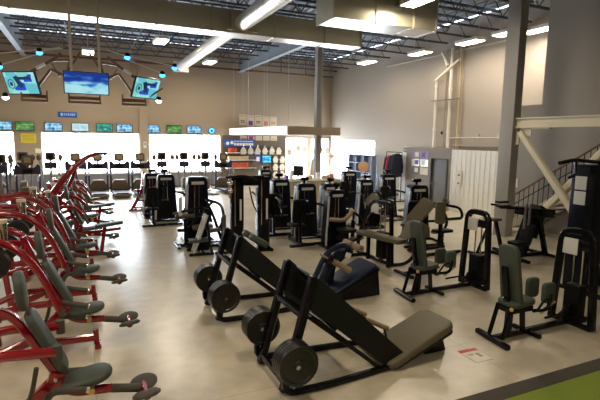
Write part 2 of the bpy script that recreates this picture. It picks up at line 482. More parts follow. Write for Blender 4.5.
# rectangular duct
dk = thing('rectangular_duct', 'long galvanised rectangular duct crossing the hall under the roof', 'duct', (0, 14.5, 5.98))
x0, x1 = -8.6, 8.85
MB().box(*span(x0, x1, -.33, .33, 0, .68), bev=.006).build('duct_body', 'galv', dk)
MB().box(*span(x0+.01, x1-.01, -.325, .325, -.012, 0)).build('duct_underside', 'galv_lit', dk, 'underside sheet brightened for window reflection')  # same duct metal, with the window reflection put into its paler colour
for xx in (-7.0, -5.2, -3.4, -1.6, .2, 2.0, 3.6, 5.6, 7.4, 8.8):
    mb = MB()
    for a in (span(xx-.02, xx+.02, -.36, -.33, -.03, .71), span(xx-.02, xx+.02, .33, .36, -.03, .71), span(xx-.02, xx+.02, -.36, .36, -.03, 0), span(xx-.02, xx+.02, -.36, .36, .68, .71)): mb.box(*a)
    mb.build('duct_flange', 'galv', dk)
for xx in (-6.2, -2.5, 1.2, 4.2, 6.6): MB().cyl((xx,.2,.68),(xx,.2,1.76),.01,5).build('hanger_rod', 'cable', dk)
# second, higher box duct
dk = thing('box_duct', 'broad galvanised box duct with a bright lamp beside it', 'duct', (7.85, 11.75, 6.02))
MB().box(*span(-1.75, 1.75, -.5, .5, 0, .86), bev=.006).build('duct_body', 'galv', dk)
MB().box(*span(-1.74, 1.74, -.495, .495, -.012, 0)).build('duct_underside', 'galv_lit', dk, 'underside sheet brightened for window reflection')
for xx in (-1.72, -.4, .9, 1.72):
    mb = MB()
    for a in (span(xx-.02, xx+.02, -.53, -.5, -.03, .89), span(xx-.02, xx+.02, .5, .53, -.03, .89), span(xx-.02, xx+.02, -.53, .53, -.03, 0)): mb.box(*a)
    mb.build('duct_flange', 'galv', dk)
for xx in (-1.3, 1.3): MB().cyl((xx,.3,.85),(xx,.3,1.72),.012,6).build('hanger_rod', 'cable', dk)
# spiral duct
dk = thing('spiral_duct', 'pale round spiral duct running towards the window wall', 'duct', (4.5, 14.5, 6.26))
def ridged(y0, y1, r):
    mb = MB(); prof = []; y = y0
    while y < y1: prof += [(r, y), (r, y+.13), (r+.008, y+.14), (r+.008, y+.16)]; y += .17
    return mb.lathe(prof, RX(-PI/2), 20)
ridged(-7.5, -.37, .235).build('duct_run', 'spiral', dk)
ridged(.37, 9.4, .215).build('duct_run', 'spiral', dk)
MB().box((0,-.40,.0), (.68,.10,.62)).box((0,-.46,-.22), (.95,.14,.04)).build('takeoff_collar', 'galv', dk)
MB().box((0,9.45,-.0), (.72,.08,.50)).build('end_grille', 'white', dk)
MB().tube(fillet([(.0,4.5,.0),(.0,4.5,.9)],.05), .02, 6).tube(fillet([(.0,-3.5,.0),(.0,-3.5,.9)],.05), .02, 6).build('hanger_rod', 'cable', dk)

# ceiling lamps
def lamp(rot=0):
    t = thing('ceiling_lamp', '', 'ceiling lamp', group='hall ceiling lamps')
    mb = MB().box((0,0,.075), (.50,1.10,.11), bev=.012)
    mb.build('lamp_housing', 'white', t)
    MB().box((0,0,.008), (.42,1.02,.02), bev=.006).build('diffuser', 'lamp', t)
    for sx in (-.4,.4): MB().cyl((0,sx,.12),(0,sx,.6),.008,5).build('hanger', 'cable', t)
    return t
LAMPS = [(2.82,18.95,0,'square ceiling lamp between the two spans of duct, left of the round spiral duct'),
 (.3,23.0,0,'ceiling lamp above the hanging middle television, near the window wall'),
 (5.7,23.0,0,'ceiling lamp just right of the far end of the round spiral duct'),
 (12.28,19.18,0,'ceiling lamp right of the grey column, over the glazed entrance'),
 (8.13,10.25,0,'ceiling lamp at the top edge, in front of the broad box duct'),
 (12.93,16.13,0,'ceiling lamp left of the wall pipe cluster, first along the beige side wall'),
 (13.08,13.48,0,'ceiling lamp just right of the wall pipe cluster, second along the side wall'),
 (13.1,11.75,0,'ceiling lamp close to the left of the grey square column'),
 (13.6,11.0,0,'small looking lamp in the gap right of the grey square column')]
l0 = None
for i, (x, y, r, lab) in enumerate(LAMPS):
    if l0 is None: l0 = lamp(); l0.location = (x, y, 6.4); l0['label'] = lab
    else: dup(l0, (x, y, 6.4), r, lab)
LAMP_MORE = [(-5.2,18.9),(-5.2,11.5),(2.4,3.8),(-2.4,3.8),(-5.2,3.8),(2.8,-2.5),(-3,-2.5)]

# hanging television rig
rig = thing('television_rig', 'ceiling hung bronze frame that carries the three big televisions', 'television mount', (0, 13.6, 0))
for x in (-.225, .435): MB().cyl((x,-.05,4.45),(x,-.05,7.6),.033,10).build('hanging_pole', 'cream_pole', rig)
for sx in (-1, 1):
    cx = .10
    def q(x, y, z): return (cx+sx*x, y, z)
    MB().sq([q(.30,.0,4.72),q(.82,0,4.66),q(.60,.0,4.30)], .06, .06).build('arm', 'bronze', rig)
    MB().sq([q(.10,.05,4.95),q(.50,.0,4.30)], .05, .05).build('arm', 'bronze', rig)
    MB().sq([q(.55,.0,4.86),q(.78,-.05,4.66),q(1.30,-.02,4.32)], .075, .075).build('arm', 'bronze', rig)
    MB().sq([q(.42,-.05,4.28),q(.80,-.08,4.44)], .07, .07).build('arm', 'bronze', rig)
    MB().sq([q(.80,-.08,4.44),q(1.12,-.05,3.98)], .06, .06).build('arm', 'bronze', rig)
    MB().box(q(1.02,-.1,4.50), (.24,.06,.07), rot=(0,sx*.55,0), bev=.01).build('name_plate', 'placard', rig, 'pale plate on the arm')
    MB().sq([q(.32,0,4.95),q(.46,0,4.30)], .035, .035).build('arm', 'bronze', rig)
for x0, x1, z in ((-1.40,-.80,3.80),(-.34,.44,3.80),(.96,1.60,3.80)):
    mb = MB().sq([(x0+.02,.03,z+.12),(x0+.02,.03,z-.14)],.04,.04,up=(0,1,0)).sq([(x1-.02,.03,z+.12),(x1-.02,.03,z-.14)],.04,.04,up=(0,1,0)).sq([(x0,.03,z-.14),(x1,.03,z-.14)],.06,.06).sq([(x0,.06,z-.03),(x1,.06,z-.03)],.03,.09)
    mb.build('lower_bracket', 'bronze', rig)
MB().sq([(1.62,.1,3.85),(2.05,.1,4.15)],.06,.05).build('lower_bracket','bronze',rig)
RODS = [((-.46,-.05,5.0),(-1.78,-.05,4.74)),((-.40,-.1,4.98),(-.92,-.1,4.86)),((-.92,-.1,4.80),(-1.78,-.1,4.46)),((.63,-.05,5.03),(1.12,-.1,4.92)),((1.12,-.1,4.92),(2.34,-.1,4.75)),((1.0,-.1,4.86),(2.01,-.1,4.53))]
for p, r in RODS: MB().cyl(p, r, .014, 6).build('light_rod', 'cable', rig)
def tv(name, w, h, screen, bz=.025, dp=.06):
    t = thing(name, '', 'television')
    MB().box((0,dp/2+.004,0), (w,dp,h), bev=.008).build('casing', 'bezel', t)
    MB().box((0,.0,0), (w-2*bz,.006,h-2*bz)).build('screen', screen, t)
    return t
Sc = {}
Sc['mid'] = screen_mat('screen_shore', [(.28,.52,.56),(.20,.46,.54),(.03,.10,.36),(.01,.03,.18)], 2.2, 7., .9, seed=3.1, grad=True)
Sc['side'] = screen_mat('screen_news', [(.02,.06,.45),(.10,.38,.44),(.22,.52,.52),(.16,.46,.40),(.30,.55,.55)], 4.1, 5.2, .85, kind='v', seed=1.3)
Sc['green'] = screen_mat('screen_pitch', [(.01,.08,.03),(.05,.20,.05),(.10,.25,.07),(.45,.48,.28)], 3., 9., .75, seed=4.4)
Sc['blue'] = screen_mat('screen_show', [(.01,.05,.18),(.08,.26,.45),(.28,.52,.66),(.45,.62,.70)], 7., 9., .85, seed=7.7)
Sc['pale'] = screen_mat('screen_pale_show', [(.20,.36,.40),(.36,.54,.58),(.52,.64,.66)], 6., 8., .85, seed=9.3)
Sc['teal'] = screen_mat('screen_teal_show', [(.01,.08,.14),(.03,.20,.22),(.05,.30,.17),(.28,.52,.56)], 5., 7., .75, seed=12.2)
for w_, loc, rot, k, lab in ((1.08,(.11,13.5,4.15),(.12,0,0),'mid','middle hanging television showing a blue and pale shore picture'),
   (.86,(-1.36,13.5,4.06),(.40,.0,-.55),'side','hanging television at the far left of the bronze rig, tilted outwards'),
   (.86,(1.60,13.5,4.10),(.40,.0,.60),'side','hanging television on the right arm of the bronze rig, near the duct end')):
    t = tv('hanging_television', w_, .58, Sc[k]); t.location = loc; t.rotation_euler = Euler(rot); t['label'] = lab; t['group'] = 'hanging televisions'
    if k == 'side':
        MB().box((-.06,-.006,.03),(.12,.006,.30),rot=(0,-.35,0)).box((.12,-.006,.12),(.36,.006,.07)).build('picture_block','signblue',t)
        mb = MB(); mb.tube([(-.26+.085*math.cos(a*PI/8),-.006,-.02+.11*math.sin(a*PI/8)) for a in range(16)],.010,5,closed=True); mb.box((-.26,-.006,-.02),(.07,.005,.09)); mb.build('picture_emblem','signblue',t)
def spot(m):
    t = thing('spotlight', '', 'spotlight', group='spotlights of the hanging rig')
    MB().lathe([(.03,.10),(.06,.08),(.075,.0),(.07,-.02)], RX(.9), 12).build('spot_can', 'blackm', t)
    MB().ell((0,-.02,-.03), (.075,.07,.06), seg=12).build('lens', m, t); return t
for x, z, m, lab in ((-.92,4.84,'blueled','blue spotlight above the gap between left and middle hanging televisions'),(1.12,4.90,'blueled','blue spotlight above the gap between middle and right hanging televisions'),(-1.79,4.44,'blueled','blue spotlight at the far left edge, on the longest rod'),
   (2.34,4.72,'blueled','blue spotlight beside the end grille of the round duct'),(2.01,4.50,'blueled','blue spotlight low on a thin rod above the right hanging television'),
   (-1.70,3.72,'whiteled','white spotlight at the lower left corner of the left hanging television'),(1.90,3.80,'whiteled','white spotlight below the right hanging television')):
    t = spot(m); t.location = (x, 13.45, z); t['label'] = lab

# ================================================================== BACK WALL THINGS
TVS = [(-3.55,'blue','at the left edge of the row, cut by the picture edge'),(-2.62,'green','with a green pitch picture, above the yellow poster'),(-1.38,'blue','with a pale blue picture, left end above the wide window'),
 (-.17,'pale','with a grey white picture, under the blue sign'),(.97,'teal','with a dark teal and green picture, above the wide window'),(1.95,'blue','with a blue picture, just left of the wall pilaster'),
 (3.34,'blue','with a dark topped blue picture, just right of the wall pilaster'),(4.52,'green','with a plain green picture, over the right-hand window'),(5.62,'blue','last of the row, next to the round blue neon')]
for x, k, lab in TVS:
    t = tv('wall_television', .80, .43, Sc[k]); t.location = (x, YB-.10, 3.22); t['label'] = 'wall television ' + lab; t['group'] = 'televisions in a row above the windows'
    MB().box((0,.075,0), (.2,.03,.2)).build('wall_bracket', 'blackm', t)
def lines(mb, x0, x1, z0, z1, y, rows, rng, hh=.5):
    dz = (z1-z0)/rows
    for r in range(rows):
        x = x0
        while x < x1-.02:
            w = min(rng.uniform(.04,.12)*(x1-x0)/.7, x1-x); mb.box((x+w/2, y, z1-dz*(r+.5)), (w*.82, .004, dz*hh)); x += w
rng = random.Random(3)
t = thing('wall_sign', 'small blue sign with pale lettering high on the window wall', 'sign', (-.72, YB-.03, 3.84))
MB().box((0,0,0), (.86,.04,.26), bev=.006).build('sign_board', 'signblue', t)
mb = MB(); x = -.33
for wd, hh in ((.13,.14),(.06,.11),(.06,.11),(.09,.11),(.06,.11),(.07,.13),(.08,.11)):
    mb.box((x+wd/2,-.023,-.0), (wd*.82,.006,hh)); x += wd+.02
mb.build('lettering', 'signtext', t)
t = thing('wall_poster', 'yellow poster with olive print under the green television', 'poster', (-2.50, YB-.02, 2.63))
MB().box((0,0,0), (.66,.012,.46)).build('sheet', 'yellow', t)
mb = MB(); lines(mb, -.26, .26, -.17, .17, -.008, 5, rng, .4); mb.build('print', 'yellowink', t)
tag(MB().box((-2.12,YB-.02,2.02),(.24,.012,.22)).build('wall_notice','paper'), 'small pale notice beside the wide window, below the yellow poster', 'notice')
t = thing('neon_light', 'round glowing blue neon on the wall at the end of the televisions', 'neon light', (6.62, YB-.05, 3.18))
MB().lathe([(.17,-.03),(.17,.03)], RX(PI/2), 20).build('backplate', 'signblue', t)
mb = MB(); mb.tube([(.11*math.cos(a*PI/10), -.05, .11*math.sin(a*PI/10)) for a in range(20)], .03, 8, closed=True); mb.build('neon_ring', 'blueled', t)
t = thing('wall_switch_plate', 'small white switch plate on the pilaster between windows', 'switch', (2.95, YB-.15, 2.35))
MB().box((0,0,0),(.16,.02,.34)).build('plate','placard',t); MB().box((0,-.012,.05),(.06,.012,.1)).build('rocker','ink',t)

# ---- front desk, canopy, grey column
cn = thing('desk_canopy', 'flat canopy hung over the front desk, side painted window-lit white, tan front', 'canopy', (8.9, 22.0, 2.97))
MB().box(*span(-1.25,1.25,-4.2,4.3,0.0,.34)).build('canopy_body', 'wall', cn)
MB().box(*span(-1.28,-1.25,-4.22,4.3,-.01,.36)).build('lit_side_fascia', 'white', cn, 'side fascia painted window-lit white')  # window light on this side is put into its white colour
for xx, yy in ((-1.15,-4.0),(-1.15,-1.5),(-1.15,1.2),(-1.15,3.8),(-.6,3.8),(0,2.0),(.5,-3.8)): MB().cyl((xx,yy,.34),(xx,yy,4.0),.008,5).build('suspension_cable', 'cable', cn)
struct(MB().box((9.50,18.70,ZC/2-.35),(.27,.27,ZC-.7),bev=.02).build('column_middle','col'))
dc = thing('front_desk', 'pale slatted reception counter below the canopy', 'reception desk', (8.95, 18.08, 0))
MB().box(*span(-1.3,1.35,-.28,.34,.02,1.02)).build('counter_body', 'slatwood', dc)
mb = MB()
for i in range(7): mb.box((.025,-.29,.12+.135*i),(2.62,.02,.10))
mb.build('front_slats', 'slatwood', dc)
MB().box(*span(-1.36,1.42,-.42,.42,1.02,1.07),bev=.008).build('counter_top', 'white', dc)
t = thing('computer_monitor', 'black computer monitor on the reception counter', 'monitor', (8.30,18.12,1.07), -.5)
MB().box((0,0,.36),(.46,.05,.46),bev=.01).build('display', 'bezel', t)
MB().box((0,.02,.08),(.06,.05,.16)).box((0,0,.01),(.24,.2,.02)).build('stand','blackm',t)
t = thing('document_holder', 'tall white document holder left of the black monitor', 'holder', (7.96,18.08,1.07))
MB().box((0,0,.2),(.08,.24,.40),bev=.006).build('tray','white',t)
for x, y, c3, lab, sz in ((8.85,18.1,'boxtan','tan carton on the counter by the grey column',(.22,.16,.14)),(9.62,18.05,'shirtd','brown basket of goods right of the grey column on the counter',(.34,.2,.16)),(10.0,18.2,'boxred','small red carton at the right end of the counter',(.14,.12,.18)),(9.35,18.3,'white','white tub standing behind the brown basket on the counter',(.16,.16,.26)),(7.75,18.1,'purple','purple tub at the left end of the counter',(.14,.14,.20))):
    mb = MB().prism([(-sz[0]/2,-sz[1]/2),(sz[0]/2,-sz[1]/2),(sz[0]/2,sz[1]/2),(-sz[0]/2,sz[1]/2)], sz[2], TR(0,0,0), .012)
    o = mb.build('counter_box', c3); o.location = (x,y,1.07); tag(o, lab, 'box')

# ---- retail wall
o = MB().box(*span(7.22,11.2,YB-.10,YB-.01,0,2.95))
for i in range(18): o.box((9.21,YB-.105,.2+.15*i),(3.94,.012,.012))
struct(o.build('wall_retail','shelfbrown'))
t = thing('shop_sign', 'wide blue sign with pale lettering on the retail wall', 'sign', (8.25,YB-.14,2.50))
MB().box((0,0,0),(1.85,.04,.42)).build('sign_board','signblue',t)
mb = MB()
mb.box((-.1,-.024,-.02),(.02,.004,.02)); lines(mb,-.35,.85,-.16,.02,-.024,1,random.Random(5),.8); lines(mb,-.35,.85,.05,.15,-.024,1,random.Random(6),.6)
mb.lathe([(.0,0),(.10,.0),(.10,.006)],TR(-.72,-.02,-.02)@RX(PI/2),14).lathe([(.0,0),(.10,.0),(.10,.006)],TR(-.46,-.02,.02)@RX(PI/2),14)
mb.build('lettering','paper',t)
shr = 0
def shelf(x0,x1,z,lab):
    t = thing('display_shelf', lab, 'shelf', ((x0+x1)/2, YB-.28, z), group='shelves of the retail wall')
    MB().box((0,0,-.015),(x1-x0,.34,.03)).build('shelf_board','white',t)
    mb = MB()
    for q in (-1,1): mb.box((q*((x1-x0)/2-.08),.06,-.09),(.02,.2,.13))
    mb.build('shelf_bracket','grey',t); return t
shelf(7.4,9.2,1.95,'upper shelf of red and tan cartons on the retail wall'); shelf(7.4,9.2,1.52,'middle shelf of tan packs on the retail wall'); shelf(7.4,9.2,1.06,'lower shelf of red packs on the retail wall')
def box_row(x0, n, w, h, z, m, cat, lab):
    p = MB().box((0,0,h/2),(w*.86,.18,h),bev=.008).mesh('carton'); p.materials.append(M[m])
    ords = ['first','second','third','fourth','fifth','sixth','seventh','eighth','ninth','tenth','eleventh','twelfth']
    for i in range(n):
        o = bpy.data.objects.new('carton', p); COL.objects.link(o); o.location = (x0+w*(i+.5), YB-.30, z)
        tag(o, '%s %s from the left' % (ords[i], lab), cat, lab + ' row')
box_row(7.55,3,.16,.26,1.95,'boxred','carton','red carton on the upper retail shelf,')
box_row(7.5,8,.155,.22,1.52,'boxtan','carton','tan pack on the middle retail shelf,')
box_row(7.45,8,.16,.30,1.06,'boxred','carton','red pack on the lower retail shelf,')
t = thing('promotion_sign','dark blue promotion panel with a white figure on the retail wall','poster',(9.42,YB-.127,1.62))
MB().box((0,0,0),(.42,.03,.5)).build('panel_sheet','boxblue',t); MB().box((-.02,-.018,-.06),(.2,.006,.26)).build('print','paper',t)
t = thing('picture_sign','cyan and blue lit picture panel on the retail wall','screen',(9.95,YB-.142,1.55))
MB().box((0,0,0),(.6,.06,.46)).build('casing','bezel',t); MB().box((0,-.034,0),(.54,.006,.4)).build('screen',screen_mat('screen_promo',[(.01,.12,.35),(.03,.45,.75),(.35,.75,.85)],4,6,.9,seed=2.2),t)
# posters above and below the canopy edge
rng = random.Random(11)
k = 0
for x, z, w, h, acc, lab in ((8.5,3.86,.44,.62,'ink','cream poster with dark print above the canopy, leftmost of its row'),(8.98,3.80,.44,.66,'purple','cream poster with a purple block above the canopy'),(9.46,3.84,.44,.62,'ink','cream poster with dark figures above the canopy'),(9.94,3.80,.44,.60,'pink','cream poster with a pink block above the canopy'),(10.42,3.82,.44,.56,'redtape','cream poster with thin red marks above the canopy'),
   (8.5,2.80,.42,.26,'ink','low cream poster left of the magenta one under the canopy'),(8.98,2.80,.42,.27,'magenta','low poster with a magenta block under the canopy'),(9.46,2.80,.42,.27,'boxtan','low cream poster with tan print under the canopy'),(9.94,2.80,.42,.27,'boxtan','low cream poster with a pale square under the canopy'),(10.42,2.80,.42,.27,'yellowink','low cream poster with olive print under the canopy')):
    yy = YB-.03 if z > 3 else YB-.12
    t = thing('wall_poster', lab, 'poster', (x, yy, z), group='posters on the retail wall')
    MB().box((0,0,0),(w,.012,h)).build('sheet','poster',t)
    mb = MB()
    if acc in ('purple','pink','magenta'): mb.box((0,-.008,-.12 if h>.4 else 0),(.26,.006,.26 if h>.4 else .22))
    else: lines(mb,-.14,.14,-h*.3,-h*.02,-.008,2,rng,.6)
    if h > .4: mb.box((0,-.008,h*.36),(.36,.006,.025))
    mb.build('print',acc,t)
# shirts on hangers
def shirt(m):
    t = thing('hanging_shirt','', 'shirt')
    out = [(-.04,0),(.0,-.05),(.04,0),(.09,-.05),(.20,-.24),(.15,-.28),(.11,-.20),(.15,-.42),(-.15,-.42),(-.11,-.20),(-.15,-.28),(-.20,-.24),(-.09,-.05)]
    MB().prism(list(reversed(out)), .07, TR(0,.035,0)@RX(PI/2), .015).build('cloth',m,t)
    MB().tube([(0,0,-.06),(0,0,.07),(.03,0,.09),(.02,0,.13)],.006,5).build('hanger','chrome',t); return t
s0 = None
SH = []
OR9 = ('first','second','third','fourth','fifth','sixth','seventh','eighth')
for i in range(6): SH.append((8.46+.45*i, YB-.22, 2.26, 'shirt', 'cream shirt in the top row on the retail wall, %s from the left' % OR9[i], 'cream shirts on the retail wall'))
for r in range(3):
    for i in range(2): SH.append((10.50+.44*i, YB-.22, 1.75-.46*r, 'shirt', 'cream shirt right of the lit picture panel, %s column, %s row' % (('first','second')[i], ('upper','middle','lower')[r]), 'cream shirts on the retail wall'))
WS = [(11.38,2.2,'first from the retail wall'),(11.98,2.42,'second from the retail wall'),(12.40,2.42,'third from the retail wall'),(12.86,2.25,'just left of the grey column'),(13.55,2.35,'just right of the grey column'),(13.98,2.3,'second right of the grey column'),(14.22,1.95,'beside the corner of the walls')]
for x, z, lab in WS: SH.append((x, YB-.3, z, 'shirtd', 'small tan shirt hanging at the window, ' + lab, 'shirts at the windows'))
protos = {}
for x, y, z, m, lab, g in SH:
    if m not in protos:
        t = protos[m] = shirt(m); t.location = (x,y,z); t['label'] = lab; t['group'] = g
    else: dup(protos[m], (x,y,z), 0, lab, g)
# clothes forms standing by the window
for x, lab in ((12.7,'tan draped dress form left of the grey column by the window'),(14.05,'tan draped dress form right of the grey column by the window')):
    t = thing('dress_form', lab, 'dress form', (x, 25.6, 0))
    MB().lathe([(.02,.55),(.23,.6),(.19,.95),(.11,1.3),(.09,1.5),(.04,1.62),(.0,1.63)],Matrix(),14).build('form','shirtd',t)
    MB().cyl((0,0,.03),(0,0,.6),.02,8).cyl((0,0,0),(0,0,.03),.18,14).build('stand','grey',t)
# coat rack with jackets by the office block
rk = thing('clothes_rack','dark clothes rack with jackets beside the office corner','clothes rack',(13.05,17.85,0),.0)
MB().sq([(0,-.65,.03),(0,-.65,2.25),(0,.55,2.25),(0,.55,.03)],.035,.035,r=.06,up=(1,0,0)).build('rail_frame','blackm',rk)
MB().sq([(-.25,-.65,.02),(.25,-.65,.02)],.04,.04).sq([(-.25,.55,.02),(.25,.55,.02)],.04,.04).build('foot','blackm',rk)
def jacket(m):
    t = thing('jacket','', 'jacket')
    out = [(-.06,0),(.06,0),(.24,-.08),(.33,-.60),(.30,-.92),(.22,-.92),(.20,-.32),(.23,-1.08),(-.23,-1.08),(-.20,-.32),(-.22,-.92),(-.30,-.92),(-.33,-.60),(-.24,-.08)]
    MB().prism(list(reversed(out)), .12, TR(0,.06,0)@RX(PI/2), .03).build('cloth',m,t)
    MB().tube([(0,0,-.02),(0,0,.05),(.02,0,.07)],.008,5).build('hanger','chrome',t); return t
JN = [(-.5,'jacketn','navy jacket nearest on the clothes rack'),(-.28,'jacketn','second navy jacket on the clothes rack'),(-.05,'jacketn','third navy jacket, in the middle of the clothes rack'),(.2,'jacketr','bright red jacket on the clothes rack'),(.5,'jacketn','navy jacket at the far end of the clothes rack')]
jp = {}
for dy, m, lab in JN:
    loc = (13.05, 17.85+dy*.62, 2.20-.12*(dy+.5))
    if m not in jp: t = jp[m] = jacket(m); t.location = loc; t.rotation_euler = (0,0,.0); t['label'] = lab; t['group'] = 'jackets on the rack'
    else: dup(jp[m], loc, 0, lab, 'jackets on the rack')
t = thing('white_cabinet','tall white cabinet beside the jackets at the office corner','cabinet',(13.85,17.75,0))
MB().box((0,0,1.13),(.6,.5,2.22),bev=.01).build('cabinet_body','white',t)
MB().box((-.31,0,1.2),(.02,.44,1.9)).build('door','placard',t)
t = thing('storage_bin','dark bin with a white lid on top of the white cabinet','bin',(13.8,17.8,2.24))
MB().prism([(-.12,-.1),(.12,-.1),(.12,.1),(-.12,.1)],.24,Matrix(),.02).build('bin_body','bezel',t); MB().box((0,0,.25),(.26,.22,.03),bev=.008).build('lid','white',t)
# storage grid and round peach board before the entrance glass
gr = thing('cube_shelving','blue grey cube shelving in front of the entrance glass','shelving',(14.15,22.3,0),0)
mb = MB()
for i in range(4): mb.box((0,-1.2+.8*i,.98),(.3,.035,1.96))
for z in (.05,.55,1.02,1.50,1.96): mb.box((0,0,z),(.3,2.44,.035))
mb.build('shelf_frame','blueframe',gr)
MB().box((.14,0,.98),(.012,2.42,1.92)).build('back_sheet','iceblue',gr,'pale blue back sheet')
t = thing('round_chair','chair with a round peach back near the entrance shelving','chair',(12.55,19.6,0),-.56)
MB().lathe([(.0,-.03),(.24,-.03),(.27,0),(.24,.03),(.0,.03)],TR(0,.2,1.45)@RX(PI/2),20).build('backrest','peach',t)
MB().pad(TR(0,0,.78),.42,.42,.08,.1,.02).build('seat','peach',t)
mb = MB()
for a in (-1,1): mb.cyl((a*.16,.18,.8),(a*.1,.22,1.3),.015,6)
mb.build('back_frame','grey',t)
for a in (-1,1):
    for b2 in (-1,1): MB().cyl((a*.16,b2*.16,.8),(a*.22,b2*.22,0),.017,6).build('leg','grey',t)
# flyers on the office wall
for r in range(3):
    for cidx in range(2):
        z = 2.17-.345*r; y = 16.66-.60*cidx
        t = thing('wall_flyer','%s flyer in the %s column on the office wall left of the door' % (('top','middle','bottom')[r],('far','near')[cidx]),'flyer',(XO-.012,y,z),group='flyers beside the office door')
        MB().box((0,0,0),(.012,.52,.31)).build('sheet',('paperv','paper','silver','paperv','door','silver')[(r*2+cidx*3)%6],t)
        MB().box((-.008,.08 if cidx else -.08,.02),(.006,.24,.2)).build('print',('paper','purple','paper')[(r+cidx)%3],t)
# wall pipes
def pipe(name, pts, r, m, lab, couplers=()):
    t = thing(name, lab, 'pipe', group='pipes on the beige wall')
    MB().tube(pts, r, 12).build('pipe_run', m, t)
    if couplers:
        mb = MB()
        for z in couplers: mb.cyl((pts[0][0],pts[0][1],z-.05),(pts[0][0],pts[0][1],z+.05),r*1.3,12)
        mb.build('coupling', m, t)
    return t
pipe('wall_pipe',[(XR-.14,16.55,0.6),(XR-.14,16.55,5.45)],.055,'pipew','thick white pipe on the left of the pipe cluster',(3.3,5.2))
pipe('wall_pipe',[(XR-.14,15.66,0.3),(XR-.14,15.66,6.7)],.06,'pipew','thick white pipe on the right of the pipe cluster',(3.2,5.0,6.0))
pipe('wall_pipe',[(XR-.08,16.02,2.5),(XR-.08,16.02,6.7)],.025,'pipet','single thin tan conduit between the two thick white pipes')
for i, y in enumerate((15.36,15.22,15.08)):
    pipe('wall_pipe',[(XR-.07,y,2.5),(XR-.07,y,6.9)],.028,('pipet','cream','pipet')[i],('first','second','third')[i]+' thin conduit right of the thick white pipes')
pipe('wall_pipe',[(XR-.22,16.55,5.42),(XR-.22,15.15,6.15)],.055,'pipew','slanting white pipe crossing the top of the pipe cluster')
pipe('wall_pipe',[(XR-.20,16.2,6.6),(XR-.20,15.85,6.0)],.06,'pipew','short white elbow pipe below the roof in the pipe cluster')
t = pipe('wall_pipe',[(XR-.06,11.6,6.52),(XR-.06,20.5,6.56)],.03,'cream','long cream conduit high along the side wall below lamps')
tag(MB().box((XR-.24,15.85,4.55),(.05,1.7,.05)).build('pipe_strut','grey'),'grey strut clamping the wall pipes together','strut')
tag(MB().cyl((XR-.001,16.15,3.15),(XR-.06,16.15,3.15),.07,12).build('wall_gauge','blackm'),'small round dark gauge on the beige wall between the pipes','gauge')
t = thing('wall_chart','narrow white chart on the corrugated panel','chart',(13.375,13.95,1.35))
MB().box((0,0,0),(.012,.26,.66)).build('sheet','paper',t); MB().box((-.008,0,.12),(.006,.1,.06)).box((-.008,0,-.2),(.006,.1,.05)).build('print','ink',t)
t = thing('potted_plant','dark bushy potted plant at the foot of the corrugated panel','plant',(13.1,14.35,0))
MB().lathe([(.0,0),(.13,0),(.17,.26),(.15,.26),(.0,.22)],Matrix(),14).build('pot','shirtd',t)
mb = MB(); rng = random.Random(2)
for i in range(60):
    a = rng.uniform(0,2*PI); el = rng.uniform(.2,1.3); L = rng.uniform(.15,.33)
    d = V((math.cos(a)*math.cos(el),math.sin(a)*math.cos(el),math.sin(el))); p = V((0,0,.25)); q = p+d*L; sd = d.cross(V((0,0,1))).normalized()*.035
    vs = [mb.bm.verts.new(p), mb.bm.verts.new(p+d*L*.5+sd+V((0,0,.01))), mb.bm.verts.new(q), mb.bm.verts.new(p+d*L*.5-sd+V((0,0,.01)))]
    mb.bm.faces.new(vs)
mb.build('foliage','plant',t)
# floor notice
t = thing('floor_notice','white notice with a red band taped on the concrete floor','notice',(4.57,4.28,.001),-.03)
MB().box((.0,-.04,.002),(.28,.27,.003)).build('sheet','paper',t); MB().box((.0,.13,.002),(.29,.07,.004)).build('red_band','redtape',t)
mb = MB().box((.05,-.02,.0045),(.05,.10,.002)).box((-.06,.03,.0045),(.10,.015,.002)).box((-.06,-.0,.0045),(.08,.012,.002)); mb.build('print','shirtd',t)

# ================================================================== GYM MACHINES
SEATED = 'machines on the gym floor'
# ---------- leg press
def plate_mesh(r=.225, th=.042):
    mb = MB()
    prof = [(.026,-th/2),(.06,-th/2),(.065,-th*.28),(r*.78,-th*.28),(r*.82,-th/2),(r*.97,-th/2),(r,-th*.3),(r,th*.3),(r*.97,th/2),(r*.82,th/2),(r*.78,th*.28),(.065,th*.28),(.06,th/2),(.026,th/2),(.026,-th/2)]
    mb.lathe(prof, RX(PI/2), 28)
    me = mb.mesh('weight_plate'); me.materials.append(M['iron']); return me
PLATE = plate_mesh(); SMALL = plate_mesh(.165,.036)
ORD = ['outermost','second from the outside','third from the outside','fourth from the outside','fifth from the outside']
def plates(cx, y0, z, n, step, where, me=PLATE, grp='round weight plates on pegs'):
    for i in range(n):
        o = bpy.data.objects.new('weight_plate', me); COL.objects.link(o); o.location = (cx, y0+step*i, z); o.rotation_euler = (0, random.uniform(0,3), 0)
        tag(o, '%s iron plate on the %s' % (ORD[i], where), 'weight plate', grp)

